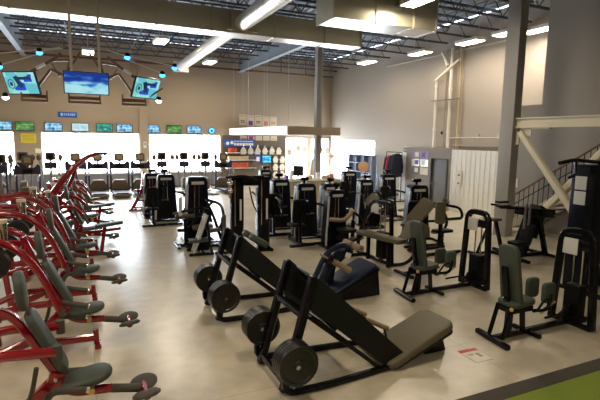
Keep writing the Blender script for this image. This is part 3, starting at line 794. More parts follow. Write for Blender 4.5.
def leg_press_frame(lab, loc, name='leg_press'):
    t = thing(name, lab, 'gym machine', loc, 0, 'plate loaded leg machines')
    for sy in (-1, 1):
        y = sy*.36
        MB().sq([(.03,y+sy*.09,.50),(.0,y+sy*.09,.05),(.55,y+sy*.09,.04),(1.62,y,.04)],.07,.07,r=.14,up=(0,1,0)).build('base_rail','black',t)
        MB().sq([(.03,y,.03),(.38,y,1.30)],.085,.11,up=(0,1,0)).build('upright','black',t)
        # wide slanting side cover
        poly = [(.34,1.30),(.345,.93),(1.42,.03),(1.72,.03),(1.74,.10),(1.66,.17),(.40,1.315)]
        MB().prism(poly, .05, TR(0,y+.025,0)@RX(PI/2), .008).build('side_cover','slate',t)
        MB().sq([(.33,y+sy*.0,.84),(1.32,y,.035)],.05,.05,up=(0,1,0)).build('guide_rail','black',t)
        MB().cyl((.06,y+sy*.02,.45),(.06,y+sy*.33,.45),.024,12).build('weight_peg','chrome',t)
    for xx, zz in ((.25,.86),(.05,.12),(1.45,.05)): MB().sq([(xx,-.38,zz),(xx,.38,zz)],.065,.065).build('cross_bar','black',t)
    MB().box((.78,0,.78),(.34,.58,.06),rot=(0,PI/4,0),bev=.01).box((.66,0,.66),(.25,.5,.05),rot=(0,PI/4,0)).build('carriage','navypad',t)
    MB().box((.60,0,1.06),(.04,.62,.42),rot=(0,-PI/4+.1,0),bev=.008).build('foot_plate','navy',t)
    return t
lp = leg_press_frame('near 45 degree leg press with a wide olive back cushion', (1.85,4.78,0))
d = V((.90,0,.33)).normalized()
MB().pad(frame_m((1.93,-.14,.195), d, (-.35,0,1)),1.10,.66,.10,.11,.03,taper=.86).build('back_cushion','olive',lp)
MB().pad(frame_m((1.95,-.14,.165), d, (-.35,0,1)),1.02,.58,.035,.09,.005).build('cushion_board','black',lp)
MB().prism([(0,0),(.34,0),(.26,.24),(0,.13)],.30,TR(2.10,.05,.015)@RX(PI/2)).build('seat_support','black',lp)
MB().pad(frame_m((1.62,0,.13),(1,0,-.18),(0,0,1)),.36,.42,.07,.06,.02).build('seat_pad','olive',lp)
for sy in (-1, 1):
    h = thing('handle_post','', ''); 
    bpy.data.objects.remove(h)
    hp = MB().sq([(1.30,sy*.25,.20),(1.20,sy*.25,.62)],.03,.03,up=(0,1,0)).sq([(1.55,sy*.25,.10),(1.42,sy*.25,.50)],.025,.025,up=(0,1,0)).cyl((1.10,sy*.25,.67),(1.26,sy*.25,.59),.02,8).build('handle_post','black',lp)
    MB().cyl((1.14,sy*.25,.65),(1.48,sy*.25,.475),.030,12).build('foam_grip','tanfoam',hp)
plates(1.93,4.13,.45,5,.046,'near side peg of the near leg press')
plates(1.93,5.20,.45,5,.046,'far side peg of the near leg press')
# hack press behind it
hk = leg_press_frame('second slanting leg machine behind the near leg press, with dark foot platform', (1.72,7.05,0), 'hack_press')
dd = V((1.0,0,.46)).normalized()
MB().pad(frame_m((2.48,0,.28), dd, (-.46,0,1)),1.15,.66,.07,.10,.02).build('foot_platform','navypad',hk)
MB().pad(frame_m((2.48,0,.25), dd, (-.46,0,1)),1.20,.72,.04,.10,.005).build('platform_board','black',hk)
MB().prism([(-.45,0),(.55,0),(.50,.46),(-.45,.02)],.62,TR(2.48,.31,.015)@RX(PI/2)).build('platform_support','black',hk)
for sy in (-.17,.17): MB().pad(frame_m((.72,sy,1.12),(.7,0,-.45),(.3,0,1)),.34,.15,.11,.05,.03).build('shoulder_pad','sage',hk)
yk = MB().tube(fillet([(1.70,-.28,.45),(1.92,-.28,.88),(2.25,-.22,1.0),(2.60,0,.86),(2.40,.25,.5)],.15),.05,8).build('yoke_tube','navypad',hk)
MB().tube(fillet([(1.86,-.15,.2),(2.05,-.12,.62),(2.32,-.05,.80)],.2),.085,10,scale=None).build('knee_pad','navypad',hk)
MB().tube(fillet([(2.2,.12,.25),(2.30,.15,.66),(2.55,.15,.80)],.2),.085,10).build('knee_pad','navypad',hk)
MB().box((2.36,-.28,.80),(.10,.02,.09),rot=(0,.4,0)).build('name_tag','placard',hk,'pale name tag')
bar = MB().cyl((1.76,-.38,.90),(2.34,-.38,.56),.018,10).build('handle_bar','tanfoam',hk)
MB().cyl((1.94,-.38,.795),(2.34,-.38,.56),.048,12).build('foam_roller','tanfoam',bar)
MB().cyl((1.90,-.38,.815),(1.955,-.38,.785),.095,16).build('end_disc','black',bar)
plates(1.80,6.44,.45,5,.046,'near side peg of the second leg machine')
plates(1.80,7.45,.45,5,.046,'far side peg of the second leg machine')

# ---------- hip abductor machines
def hip_machine(lab):
    t = thing('hip_machine', lab, 'gym machine', group='hip machines')
    MB().sq([(0,-.34,.03),(.02,-.25,1.46),(.02,.25,1.46),(0,.32,.03)],.10,.10,r=.17,up=(1,0,0)).build('tower_arch','black',t)
    MB().sq([(-.02,-.34,.035),(.0,.36,.035)],.08,.07).sq([(-.1,0,.06),(-1.62,.0,.05)],.08,.07).sq([(-1.68,-.30,.035),(-1.60,.32,.035)],.085,.07).sq([(-.95,-.22,.035),(-.95,.24,.035)],.07,.06).build('base_frame','black',t)
    MB().box((.06,0,.36),(.16,.26,.54),bev=.01).box((.06,0,.10),(.2,.32,.08)).build('weight_stack','blackm',t)
    for sy in (-.07,.07): MB().cyl((.06,sy,.12),(.06,sy,1.33),.013,8).build('guide_rod','chrome',t)
    MB().box((.06,-.02,1.25),(.10,.42,.16),bev=.02).build('tower_head','black',t)
    MB().box((-.005,.10,1.22),(.02,.24,.25),bev=.006).build('instruction_placard','placard',t,'white instruction placard')
    # seat
    MB().pad(frame_m((-1.22,0,.50),(1,0,.06),(0,0,1)),.46,.36,.08,.10,.025).build('seat','sage',t)
    MB().pad(frame_m((-1.42,0,.92),(-.17,0,1),(1,0,.17)),.92,.35,.085,.10,.025,taper=.92).build('backrest','sage',t)
    MB().box((-1.455,0,.78),(.035,.10,.60),rot=(0,-.17,0),bev=.006).sq([(-1.36,0,.42),(-1.44,0,.62)],.06,.09,up=(0,1,0)).build('backrest_spine','black',t)
    MB().sq([(-1.36,0,.05),(-1.34,0,.50)],.08,.10,up=(0,1,0)).sq([(-1.05,0,.05),(-1.10,0,.50)],.06,.07,up=(0,1,0)).sq([(-1.56,-.10,.05),(-1.44,-.10,.50)],.05,.05,up=(0,1,0)).sq([(-1.56,.14,.05),(-1.44,.12,.50)],.05,.05,up=(0,1,0)).box((-1.25,0,.45),(.42,.28,.07)).build('seat_post','black',t)
    for sy in (-1,1):
        a = MB().sq(fillet([(-1.02,sy*.12,.40),(-.80,sy*.20,.42),(-.72,sy*.16,.62)],.08),.045,.045).build('thigh_arm','black',t)
        MB().pad(frame_m((-.74,sy*.10,.64),(0,0,1),(0,sy,0)),.30,.24,.07,.06,.022).build('thigh_pad','sage',a)
        MB().cyl((-.95,sy*.27,.34),(-.60,sy*.30,.36),.018,8).build('foot_peg','black',a)
    lv = MB().cyl((-.90,-.16,.36),(-.62,-.16,.50),.016,8).build('range_lever','brass',t,'yellow range lever')
    MB().ell((-1.50,-.16,.50),(.03,.03,.03),seg=10).build('adjust_knob','brass',t,'yellow adjustment knob')
    MB().tube(fillet([(-1.12,-.26,.46),(-1.0,-.28,.62),(-.90,-.28,.62)],.05),.016,8).tube(fillet([(-1.12,.26,.46),(-1.0,.28,.62),(-.90,.28,.62)],.05),.016,8).build('side_handle','blackm',t)
    MB().cyl((-.3,0,.16),(-.02,.0,.30),.03,10).ell((-.1,0,.22),(.10,.05,.10),seg=12).build('cam','blackm',t)
    return t
h1 = hip_machine('near black hip machine with upright grey-green seat, beside the turf'); h1.location = (6.76,4.50,0)
dup(h1,(6.76,6.50,0),0,'middle black hip machine, directly behind the near one, white placard on its arch')

# ---------- prone leg curl with arch
lc = thing('leg_curl_machine','black arch machine with a long olive bench and two foam rollers','gym machine',(6.10,8.45,0),0,None)
MB().sq([(-.02,1.18,.45),(.0,.62,1.38),(.0,-.10,1.40),(.0,-.20,.03)],.085,.085,r=.14,up=(1,0,0)).build('tower_arch','black',lc)
MB().sq([(-.02,1.18,.03),(-.02,1.18,.47)],.08,.08,up=(1,0,0)).build('rear_leg','black',lc)
MB().sq([(0,-.22,.035),(0,1.2,.035)],.08,.07).sq(fillet([(0,-.2,.04),(.35,-.3,.05),(.62,-.45,.52)],.18),.07,.07).sq([(0,.9,.04),(-.8,.9,.04)],.08,.07).build('base_frame','black',lc)
MB().box((.05,.25,.40),(.16,.28,.62),bev=.01).build('weight_stack','blackm',lc)
for yy in (.16,.34): MB().cyl((.04,yy,.12),(.04,yy,1.34),.013,8).build('guide_rod','chrome',lc)
MB().lathe([(.0,-.03),(.17,-.03),(.18,0),(.17,.03),(.0,.03)],TR(.0,.55,.95)@RX(PI/2),20).build('cam_wheel','black',lc)
MB().box((-.01,.52,1.22),(.02,.30,.24),bev=.006).build('instruction_placard','placard',lc,'white instruction placard')
MB().pad(frame_m((-.16,.05,.60),(.12,-1,.02),(0,0,1)),1.45,.30,.10,.08,.03).build('bench_pad','olive',lc)
for yy in (.5,-.3): MB().sq([(-.17,yy,.03),(-.17,yy,.6)],.08,.08,up=(1,0,0)).build('bench_post','black',lc)
ra = MB().sq([(-.28,.62,.56),(-.66,.55,.42)],.05,.05).cyl((-.66,.75,.42),(-.66,.02,.42),.02,8).build('roller_arm','black',lc)
for yy in (.58,.18): MB().cyl((-.66,yy-.16,.42),(-.66,yy+.16,.42),.075,14).build('foam_roller','tanfoam',ra)

# ---------- chest support bench with two angled olive pads
cs = thing('chest_support_machine','black machine with a broad olive chest pad and a leaning olive back pad','gym machine',(6.25,7.62,0))
MB().prism([(-.34,.0),(.22,.0),(.20,.22),(.02,.33),(-.14,.33)],.34,TR(0,.17,.80)@RX(PI/2),.03).build('chest_pad','olive',cs)
MB().pad(frame_m((.15,.10,1.28),(.42,0,.40),(-.5,-.5,.6)),.66,.32,.08,.06,.02).build('back_pad','olive',cs)
MB().sq([(0,0,.03),(.02,0,.85)],.09,.10,up=(0,1,0)).sq([(.32,.1,.03),(.26,.1,1.25)],.07,.08,up=(0,1,0)).build('post','black',cs)
MB().sq([(-.3,-.3,.03),(-.3,.3,.03)],.08,.06).sq([(.35,-.3,.03),(.35,.3,.03)],.08,.06).sq([(-.3,0,.035),(.35,0,.035)],.08,.06).build('base_frame','black',cs)

# ---------- low tube frame bench
pf = thing('tube_frame_machine','low black tube frame with a small upright olive pad before the corrugated panel','gym machine',(7.9,8.7,0))
MB().sq([(-.62,0,.04),(.62,0,.04)],.08,.07).sq([(-.55,.55,.04),(.6,.55,.04)],.08,.07).sq([(-.55,-.02,.04),(-.55,.57,.04)],.07,.06).build('base_frame','black',pf)
MB().sq([(-.05,0,.05),(-.05,0,1.18)],.09,.09,up=(1,0,0)).sq([(-.5,.5,.05),(-.5,.5,1.1)],.08,.08,up=(1,0,0)).build('upright','black',pf)
MB().sq([(-.45,.5,1.15),(.0,.3,1.26),(.60,.05,1.14),(.66,.0,.88),(-.05,.0,.88)],.065,.065,r=.12).sq([(-.5,.5,.78),(.4,.3,.78)],.055,.055).build('arm_frame','black',pf)
MB().pad(frame_m((-.17,-.08,1.08),(0,0,1),(-.4,-1,0)),.54,.24,.08,.05,.02).build('pad','olive',pf)
MB().pad(TR(.2,.2,.52),.5,.3,.07,.06,.02).build('seat','blackm',pf)
MB().sq([(.2,.2,.05),(.2,.2,.52)],.07,.07,up=(1,0,0)).build('seat_post','black',pf)

# ---------- small angled bench behind the middle hip machine
bq = thing('angled_bench','small black angled bench with a thin olive pad, left of the column foot','bench',(9.2,8.35,0))
MB().pad(frame_m((-.02,0,.84),(1,0,-.02),(0,0,1)),.46,.26,.06,.05,.02).build('pad','olive',bq)
MB().sq([(.1,0,.84),(.38,0,.06)],.08,.09,up=(0,1,0)).sq([(-.1,0,.80),(-.45,0,.06)],.06,.06,up=(0,1,0)).build('leg','black',bq)
MB().sq([(-.5,0,.04),(.48,0,.04)],.08,.06).sq([(.42,-.3,.03),(.42,.3,.03)],.08,.06).sq([(-.48,-.25,.03),(-.48,.25,.03)],.08,.06).build('base_frame','black',bq)

# ---------- dark plate loaded press near the stair
pr = thing('press_machine','bulky dark press machine with long padded handles in front of the cream brace','gym machine',(9.75,7.75,0))
MB().sq([(-.55,.05,.04),(.65,.05,.04)],.09,.08).sq([(-.5,-.5,.03),(-.5,.55,.03)],.09,.07).sq([(.6,-.5,.03),(.6,.55,.03)],.09,.07).build('base_frame','black',pr)
MB().sq([(-.42,0,.05),(.05,0,1.20)],.16,.20,up=(0,1,0)).sq([(.05,.15,.05),(.52,.15,1.15)],.14,.18,up=(0,1,0)).sq([(.55,-.1,.05),(.15,-.1,1.2)],.10,.12,up=(0,1,0)).build('slanted_post','black',pr)
MB().box((.28,.10,.86),(.30,.36,.80),rot=(0,.45,0),bev=.04).build('drive_housing','blackm',pr)
MB().box((.25,.05,1.10),(.95,.42,.20),rot=(0,.1,0),bev=.03).build('yoke','blackm',pr)
MB().sq([(-1.05,-.05,1.29),(-.2,-.1,1.22),(.62,-.15,1.06)],.06,.06,r=.2).sq([(-.9,.35,1.30),(.5,.35,1.10)],.05,.05).build('press_arm','black',pr)
MB().box((-.95,-.05,1.315),(.32,.16,.055),bev=.015).box((-.72,.2,1.37),(.3,.16,.05),bev=.015).build('hand_pad','blackm',pr)
for a in (-.42,-.28): MB().cyl((a,-.22,.78),(a+.02,-.22,1.36),.028,10).build('chrome_sleeve','grey',pr)
MB().pad(frame_m((-.30,-.25,.62),(.38,0,1),(-1,0,.38)),.5,.32,.08,.06,.02).build('backrest','blackm',pr)
MB().pad(TR(-.62,-.25,.42),.38,.34,.07,.06,.02).build('seat','blackm',pr)
MB().sq([(-.62,-.2,.04),(-.62,-.2,.42)],.08,.08,up=(1,0,0)).build('seat_post','black',pr)

# ---------- tall assisted tower at the right edge
tl = thing('assisted_dip_tower','tall navy tower with two white placards and black overhead handles','gym machine',(8.86,5.62,0))
MB().box((-.01,0,1.22),(.98,.36,2.36),bev=.03).build('weight_shroud','navy',tl)
MB().box((-.505,-.02,2.06),(.014,.22,.25),bev=.003).build('instruction_placard','placard',tl,'upper white placard')
MB().box((-.505,-.02,1.78),(.014,.22,.25),bev=.003).build('instruction_placard','placard',tl,'lower white placard')
for zs in ((2.13,2.08,2.02,1.97),(1.86,1.80,1.74,1.69)):
    mb = MB()
    for zz in zs: mb.box((-.514,-.02,zz),(.003,.17,.012))
    mb.build('placard_print','silver',tl)
MB().tube(fillet([(-1.25,-.1,2.44),(-.85,-.1,2.50),(-.5,-.1,2.47),(.1,-.05,2.44)],.15),.035,8).tube(fillet([(-.82,-.1,2.49),(-.84,-.12,2.22),(-1.02,-.14,2.18)],.04),.025,8).tube(fillet([(-.3,-.2,2.44),(.1,-.22,2.50),(.45,-.24,2.36)],.1),.045,8).build('overhead_handle','black',tl)
MB().sq([(-.52,-.25,.04),(-.52,-.25,2.25)],.08,.08,up=(1,0,0)).sq([(.5,-.25,.04),(.5,-.25,2.25)],.08,.08,up=(1,0,0)).build('upright','black',tl)
MB().sq([(-.55,-.75,.04),(-.55,.3,.04)],.09,.07).sq([(.5,-.75,.04),(.5,.3,.04)],.09,.07).sq([(-.55,-.7,.04),(.5,-.7,.04)],.08,.06).build('base_frame','black',tl)
MB().box((-.05,-.5,.55),(.5,.3,.06),bev=.02).build('knee_pad','olive',tl)

# ---------- shrouded selectorised machines
def shroud(mb, w0, w1, d, h, z0=.10):
    out = [(-w0/2,z0),(w0/2,z0),(w1/2,h-.10)]
    for k in range(1,5):
        a = k*PI/8; out.append((w1/2-.09+.09*math.cos(a), h-.10+.10*math.sin(a)))
    out.append((-(w1/2-.09), h))
    for k in range(1,4):
        a = PI/2+k*PI/8; out.append((-(w1/2-.09)+.09*math.cos(a), h-.10+.10*math.sin(a)))
    out.append((-w1/2,h-.10))
    return mb.prism(out, d, TR(0,d/2,0)@RX(PI/2), .02)
def stack_machine(kind, lab):
    t = thing('weight_machine', lab, 'gym machine', group='weight stack machines')
    h = 1.50
    shroud(MB(), .62, .46, .30, h).build('weight_shroud','navy',t)
    MB().box((0,-.165,1.36),(.30,.014,.07),bev=.003).build('instruction_placard','silver',t,'pale placard')
    for sx in (-.09,.03): MB().cyl((sx,-.172,.62),(sx*.8,-.165,1.30),.009,6).build('guide_rod','chrome',t)
    MB().box((-.03,-.17,.45),(.22,.05,.42),bev=.008).build('weight_stack','blackm',t)
    MB().sq([(-.33,-.20,.03),(.33,-.20,.03)],.07,.06).sq([(-.33,.20,.03),(.33,.20,.03)],.07,.06).sq([(-.33,-.2,.03),(-.33,.2,.03)],.07,.06).sq([(.33,-.2,.03),(.33,.2,.03)],.07,.06).build('base_frame','black',t)
    MB().sq([(-.31,-.15,.05),(-.24,-.14,1.34)],.03,.05,up=(1,0,0)).build('edge_highlight','silver',t,'window highlight modelled as a pale strip')  # pale strip stands in for window light catching the tower edge
    fy = -.60 if kind == 'leg' else -.95
    MB().sq([(-.36,-.22,.035),(-.42,fy,.035),(.30,fy,.035),(.34,-.22,.035)],.07,.06,r=.12).build('front_frame','black',t)
    MB().tube(fillet([(.24,-.16,.95),(.52,-.40,.88),(.50,-.70,.55),(.30,-.80,.30)],.18),.035,8).build('swing_arm','black',t)
    MB().pad(frame_m((.26,-.72,.30),(1,0,.12),(0,0,1)),.36,.20,.07,.05,.02).build('low_pad','olive',t)
    if kind == 'press':
        MB().cyl((-.02,0,1.48),(-.02,0,1.58),.03,8).box((-.02,0,1.62),(.20,.14,.10),bev=.03).build('top_cap','black',t)
        MB().sq([(-.45,-.2,.04),(-.45,-1.0,.04)],.08,.07).sq([(-.75,-1.0,.03),(-.15,-1.0,.03)],.08,.06).build('seat_base','black',t)
        MB().sq([(-.45,-.65,.05),(-.45,-.65,.46)],.08,.08,up=(1,0,0)).sq([(-.45,-.88,.05),(-.45,-.80,.9)],.06,.07,up=(1,0,0)).build('seat_post','black',t)
        MB().pad(TR(-.45,-.60,.46),.34,.40,.07,.07,.02).build('seat','blackm',t)
        MB().pad(frame_m((-.45,-.80,.86),(0,-.12,1),(0,1,.12)),.62,.30,.07,.07,.02).build('backrest','blackm',t)
        for sx in (-.78,-.12):
            a = MB().sq(fillet([(sx,-.1,1.15),(sx,-.45,1.1),(sx,-.55,.75)],.12),.05,.05).build('press_arm','black',t)
            MB().cyl((sx-.06,-.55,.75),(sx+.14,-.55,.75),.02,8).build('grip','greyfoam',a)
    elif kind == 'leg':
        MB().sq([(.36,-.35,.03),(.40,-.30,.72)],.08,.09,up=(1,0,0)).build('front_post','black',t)
        MB().tube(fillet([(-.30,-.30,.78),(.05,-.42,.74),(.30,-.36,.92),(.38,-.2,.98)],.12),.055,10).build('pad_bar','tanfoam',t)
        MB().box((.0,-.24,.32),(.62,.04,.52),bev=.01).build('front_panel','black',t)
        MB().sq([(-.36,-.30,.04),(.40,-.30,.04)],.08,.07).build('front_rail','black',t)
        MB().pad(TR(.02,-.62,.50),.42,.42,.08,.07,.02).build('seat','blackm',t)
        MB().sq([(.02,-.6,.04),(.02,-.6,.5)],.09,.09,up=(1,0,0)).sq([(.02,-.3,.04),(.02,-.9,.04)],.08,.06).build('seat_post','black',t)
        MB().cyl((.05,.05,1.48),(.05,.05,1.60),.03,8).ell((.08,.05,1.62),(.13,.10,.07),seg=12).build('top_cap','black',t)
    elif kind == 'lever':
        MB().tube(fillet([(-.55,-.55,.35),(-.30,-.40,.30),(-.05,-.32,.62),(.30,-.35,.92)],.2),.035,8).tube(fillet([(.45,-.7,.05),(.25,-.45,.75),(.15,-.2,1.0)],.2),.035,8).build('lever_arm','black',t)
        MB().cyl((-.62,-.60,.66),(-.18,-.60,.66),.055,12).build('foam_roller','greyfoam',t)
        MB().sq([(-.62,-.7,.04),(.5,-.7,.04)],.08,.07).sq([(-.60,-.95,.03),(-.60,-.35,.03)],.08,.06).sq([(.30,-1.05,.03),(.10,-.2,.05)],.07,.06).build('seat_base','black',t)
        MB().sq([(-.40,-.65,.05),(-.40,-.62,.64)],.07,.08,up=(1,0,0)).build('seat_post','black',t)
        MB().pad(frame_m((.02,-.55,.36),(1,0,.1),(0,0,1)),.46,.34,.08,.08,.02).build('seat','olive',t)
        MB().pad(frame_m((-.52,-.52,.86),(0,0,1),(1,-.3,0)),.46,.24,.07,.05,.02).build('side_pad','placard',t)
    else:   # 'back'
        MB().pad(frame_m((-.05,-.62,.86),(.55,0,.5),(-.3,-.5,.8)),.46,.34,.08,.06,.02).build('backrest','olive',t)
        MB().sq([(-.05,-.55,.04),(-.05,-.60,.82)],.08,.09,up=(1,0,0)).sq([(-.4,-.55,.03),(.35,-.55,.03)],.08,.06).sq([(-.05,-.2,.04),(-.05,-.9,.04)],.08,.06).build('seat_post','black',t)
        MB().pad(TR(.22,-.60,.50),.38,.36,.07,.07,.02).build('seat','blackm',t)
        for sx in (-.34,.28):
            a = MB().sq(fillet([(sx,-.1,1.05),(sx,-.55,1.1),(sx-.05,-.8,.85)],.15),.05,.05).build('pull_arm','black',t)
            MB().cyl((sx-.05,-.8,.85),(sx-.05,-.84,.65),.02,8).build('grip','chrome',a)
        MB().cyl((.0,0,1.48),(.0,0,1.56),.03,8).box((.04,0,1.60),(.28,.16,.09),bev=.03).build('top_cap','black',t)
    return t
SM = [('lever',2.72,12.6,-.0,'navy weight machine with a lever arm and grey roller, left of the twin pulley station'),
 ('press',2.40,15.9,.0,'navy weight machine second along in the aisle, behind the lever machine'),
 ('back',2.10,17.3,.1,'navy weight machine beside the red frame, farthest in the aisle by the treadmills'),
 ('back',6.80,18.2,.0,'navy weight machine directly behind the twin pulley station'),
 ('press',5.42,13.2,.0,'navy weight machine just right of the twin pulley station, with a round top'),
 ('press',5.60,11.75,.0,'navy weight machine in front of the reception counter, black cap on top'),
 ('leg',5.88,10.52,.0,'navy weight machine with a tan foam bar across its front'),
 ('press',9.55,16.0,-.1,'navy weight machine at the right end of the reception counter'),
 ('back',8.4,13.0,-.1,'navy weight machine with an olive pad in front of the entrance glass'),
 ('press',10.0,14.0,-.1,'navy weight machine in front of the jackets on the clothes rack'),
 ('press',8.50,10.45,-.15,'navy weight machine in front of the office door, black cap on top'),
 ('leg',6.55,12.1,.0,'dark machine filling the gap between two navy shrouds before the counter')]
sp_ = {}
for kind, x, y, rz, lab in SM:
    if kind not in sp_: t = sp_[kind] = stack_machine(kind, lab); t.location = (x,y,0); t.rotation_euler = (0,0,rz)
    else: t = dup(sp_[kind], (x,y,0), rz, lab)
    if kind == 'lever': t.scale = (1.12,1.1,1.16)
    elif y == 15.9: t.scale = (1.18,1,1.04)
# ---------- row of slanted bars between the lever machine and the pulley station
sb = thing('slanted_bar_machine','low black machine with pale slanted bars just left of the twin pulley station','gym machine',(2.38,11.0,0))
for yy in (-.10,.12): MB().sq([(-.10,yy,.05),(.22,yy,.95)],.06,.07,up=(0,1,0)).build('slanted_bar','silver',sb,'pale slanted bar')
MB().sq([(.02,.3,.05),(.34,.3,1.05)],.07,.08,up=(0,1,0)).sq([(.30,-.2,.03),(.26,.3,1.0)],.06,.07,up=(0,1,0)).build('rear_post','black',sb)
MB().tube(fillet([(-.35,.1,1.02),(.10,.15,1.10),(.36,.3,1.02),(.42,.3,.7)],.1),.03,8).sq([(-.3,.3,.80),(.34,.3,.82)],.05,.05).build('cross_arm','black',sb)
MB().sq([(-.25,-.22,.03),(.35,-.22,.03)],.08,.06).sq([(-.2,.3,.03),(.35,.3,.03)],.08,.06).sq([(.1,-.22,.035),(.1,.32,.035)],.08,.06).build('base_frame','black',sb)
MB().pad(TR(.02,-.05,.30),.44,.26,.07,.05,.02).build('low_pad','sage',sb)
# ---------- twin pulley station
dp = thing('twin_pulley_station','tall black twin pulley station with a crossbeam and white strips','gym machine',(3.68,10.95,0),-.12)
for sx in (-.32,.34):
    tw = MB().box((sx,0,.94),(.30,.34,1.82),bev=.02).build('pulley_tower','black',dp)
    MB().box((sx+.07,-.175,1.05),(.05,.012,.52)).build('weight_scale','placard',tw,'white weight scale')
    MB().cyl((sx-.07,-.19,.15),(sx-.07,-.19,1.78),.014,8).build('guide_rod','chrome',tw)
    MB().box((sx,-.18,.40),(.2,.05,.5)).build('weight_stack','blackm',tw)
MB().box((-.02,-.02,1.76),(.74,.30,.24),bev=.02).build('crossbeam','black',dp)
MB().sq([(-.55,-.28,.03),(.55,-.28,.03)],.08,.06).sq([(-.5,-.35,.03),(-.5,.4,.03)],.08,.06).sq([(.5,-.35,.03),(.5,.4,.03)],.08,.06).build('base_frame','black',dp)
MB().cyl((-.50,-.15,1.35),(-.50,-.15,1.92),.045,10).ell((-.50,-.2,1.72),(.07,.07,.07),seg=12).ell((-.50,-.2,1.52),(.07,.07,.07),seg=12).build('pulley_column','chrome',dp)
MB().tube(fillet([(-.05,-.25,1.62),(.02,-.34,1.2),(.16,-.3,.95),(.2,-.25,1.2)],.15),.018,8).tube(fillet([(-.6,-.2,1.85),(-.2,-.5,1.92),(.1,-.4,1.8)],.2),.03,8).build('pull_strap','blackm',dp)
MB().pad(frame_m((-.72,-.35,.62),(0,0,1),(1,-.4,0)),.72,.16,.07,.05,.02).build('side_pad','greyfoam',dp)
MB().sq([(-.72,-.3,.03),(-.72,-.3,.9)],.06,.06,up=(1,0,0)).sq([(-.9,-.3,.03),(-.4,-.3,.03)],.08,.06).build('side_post','black',dp)

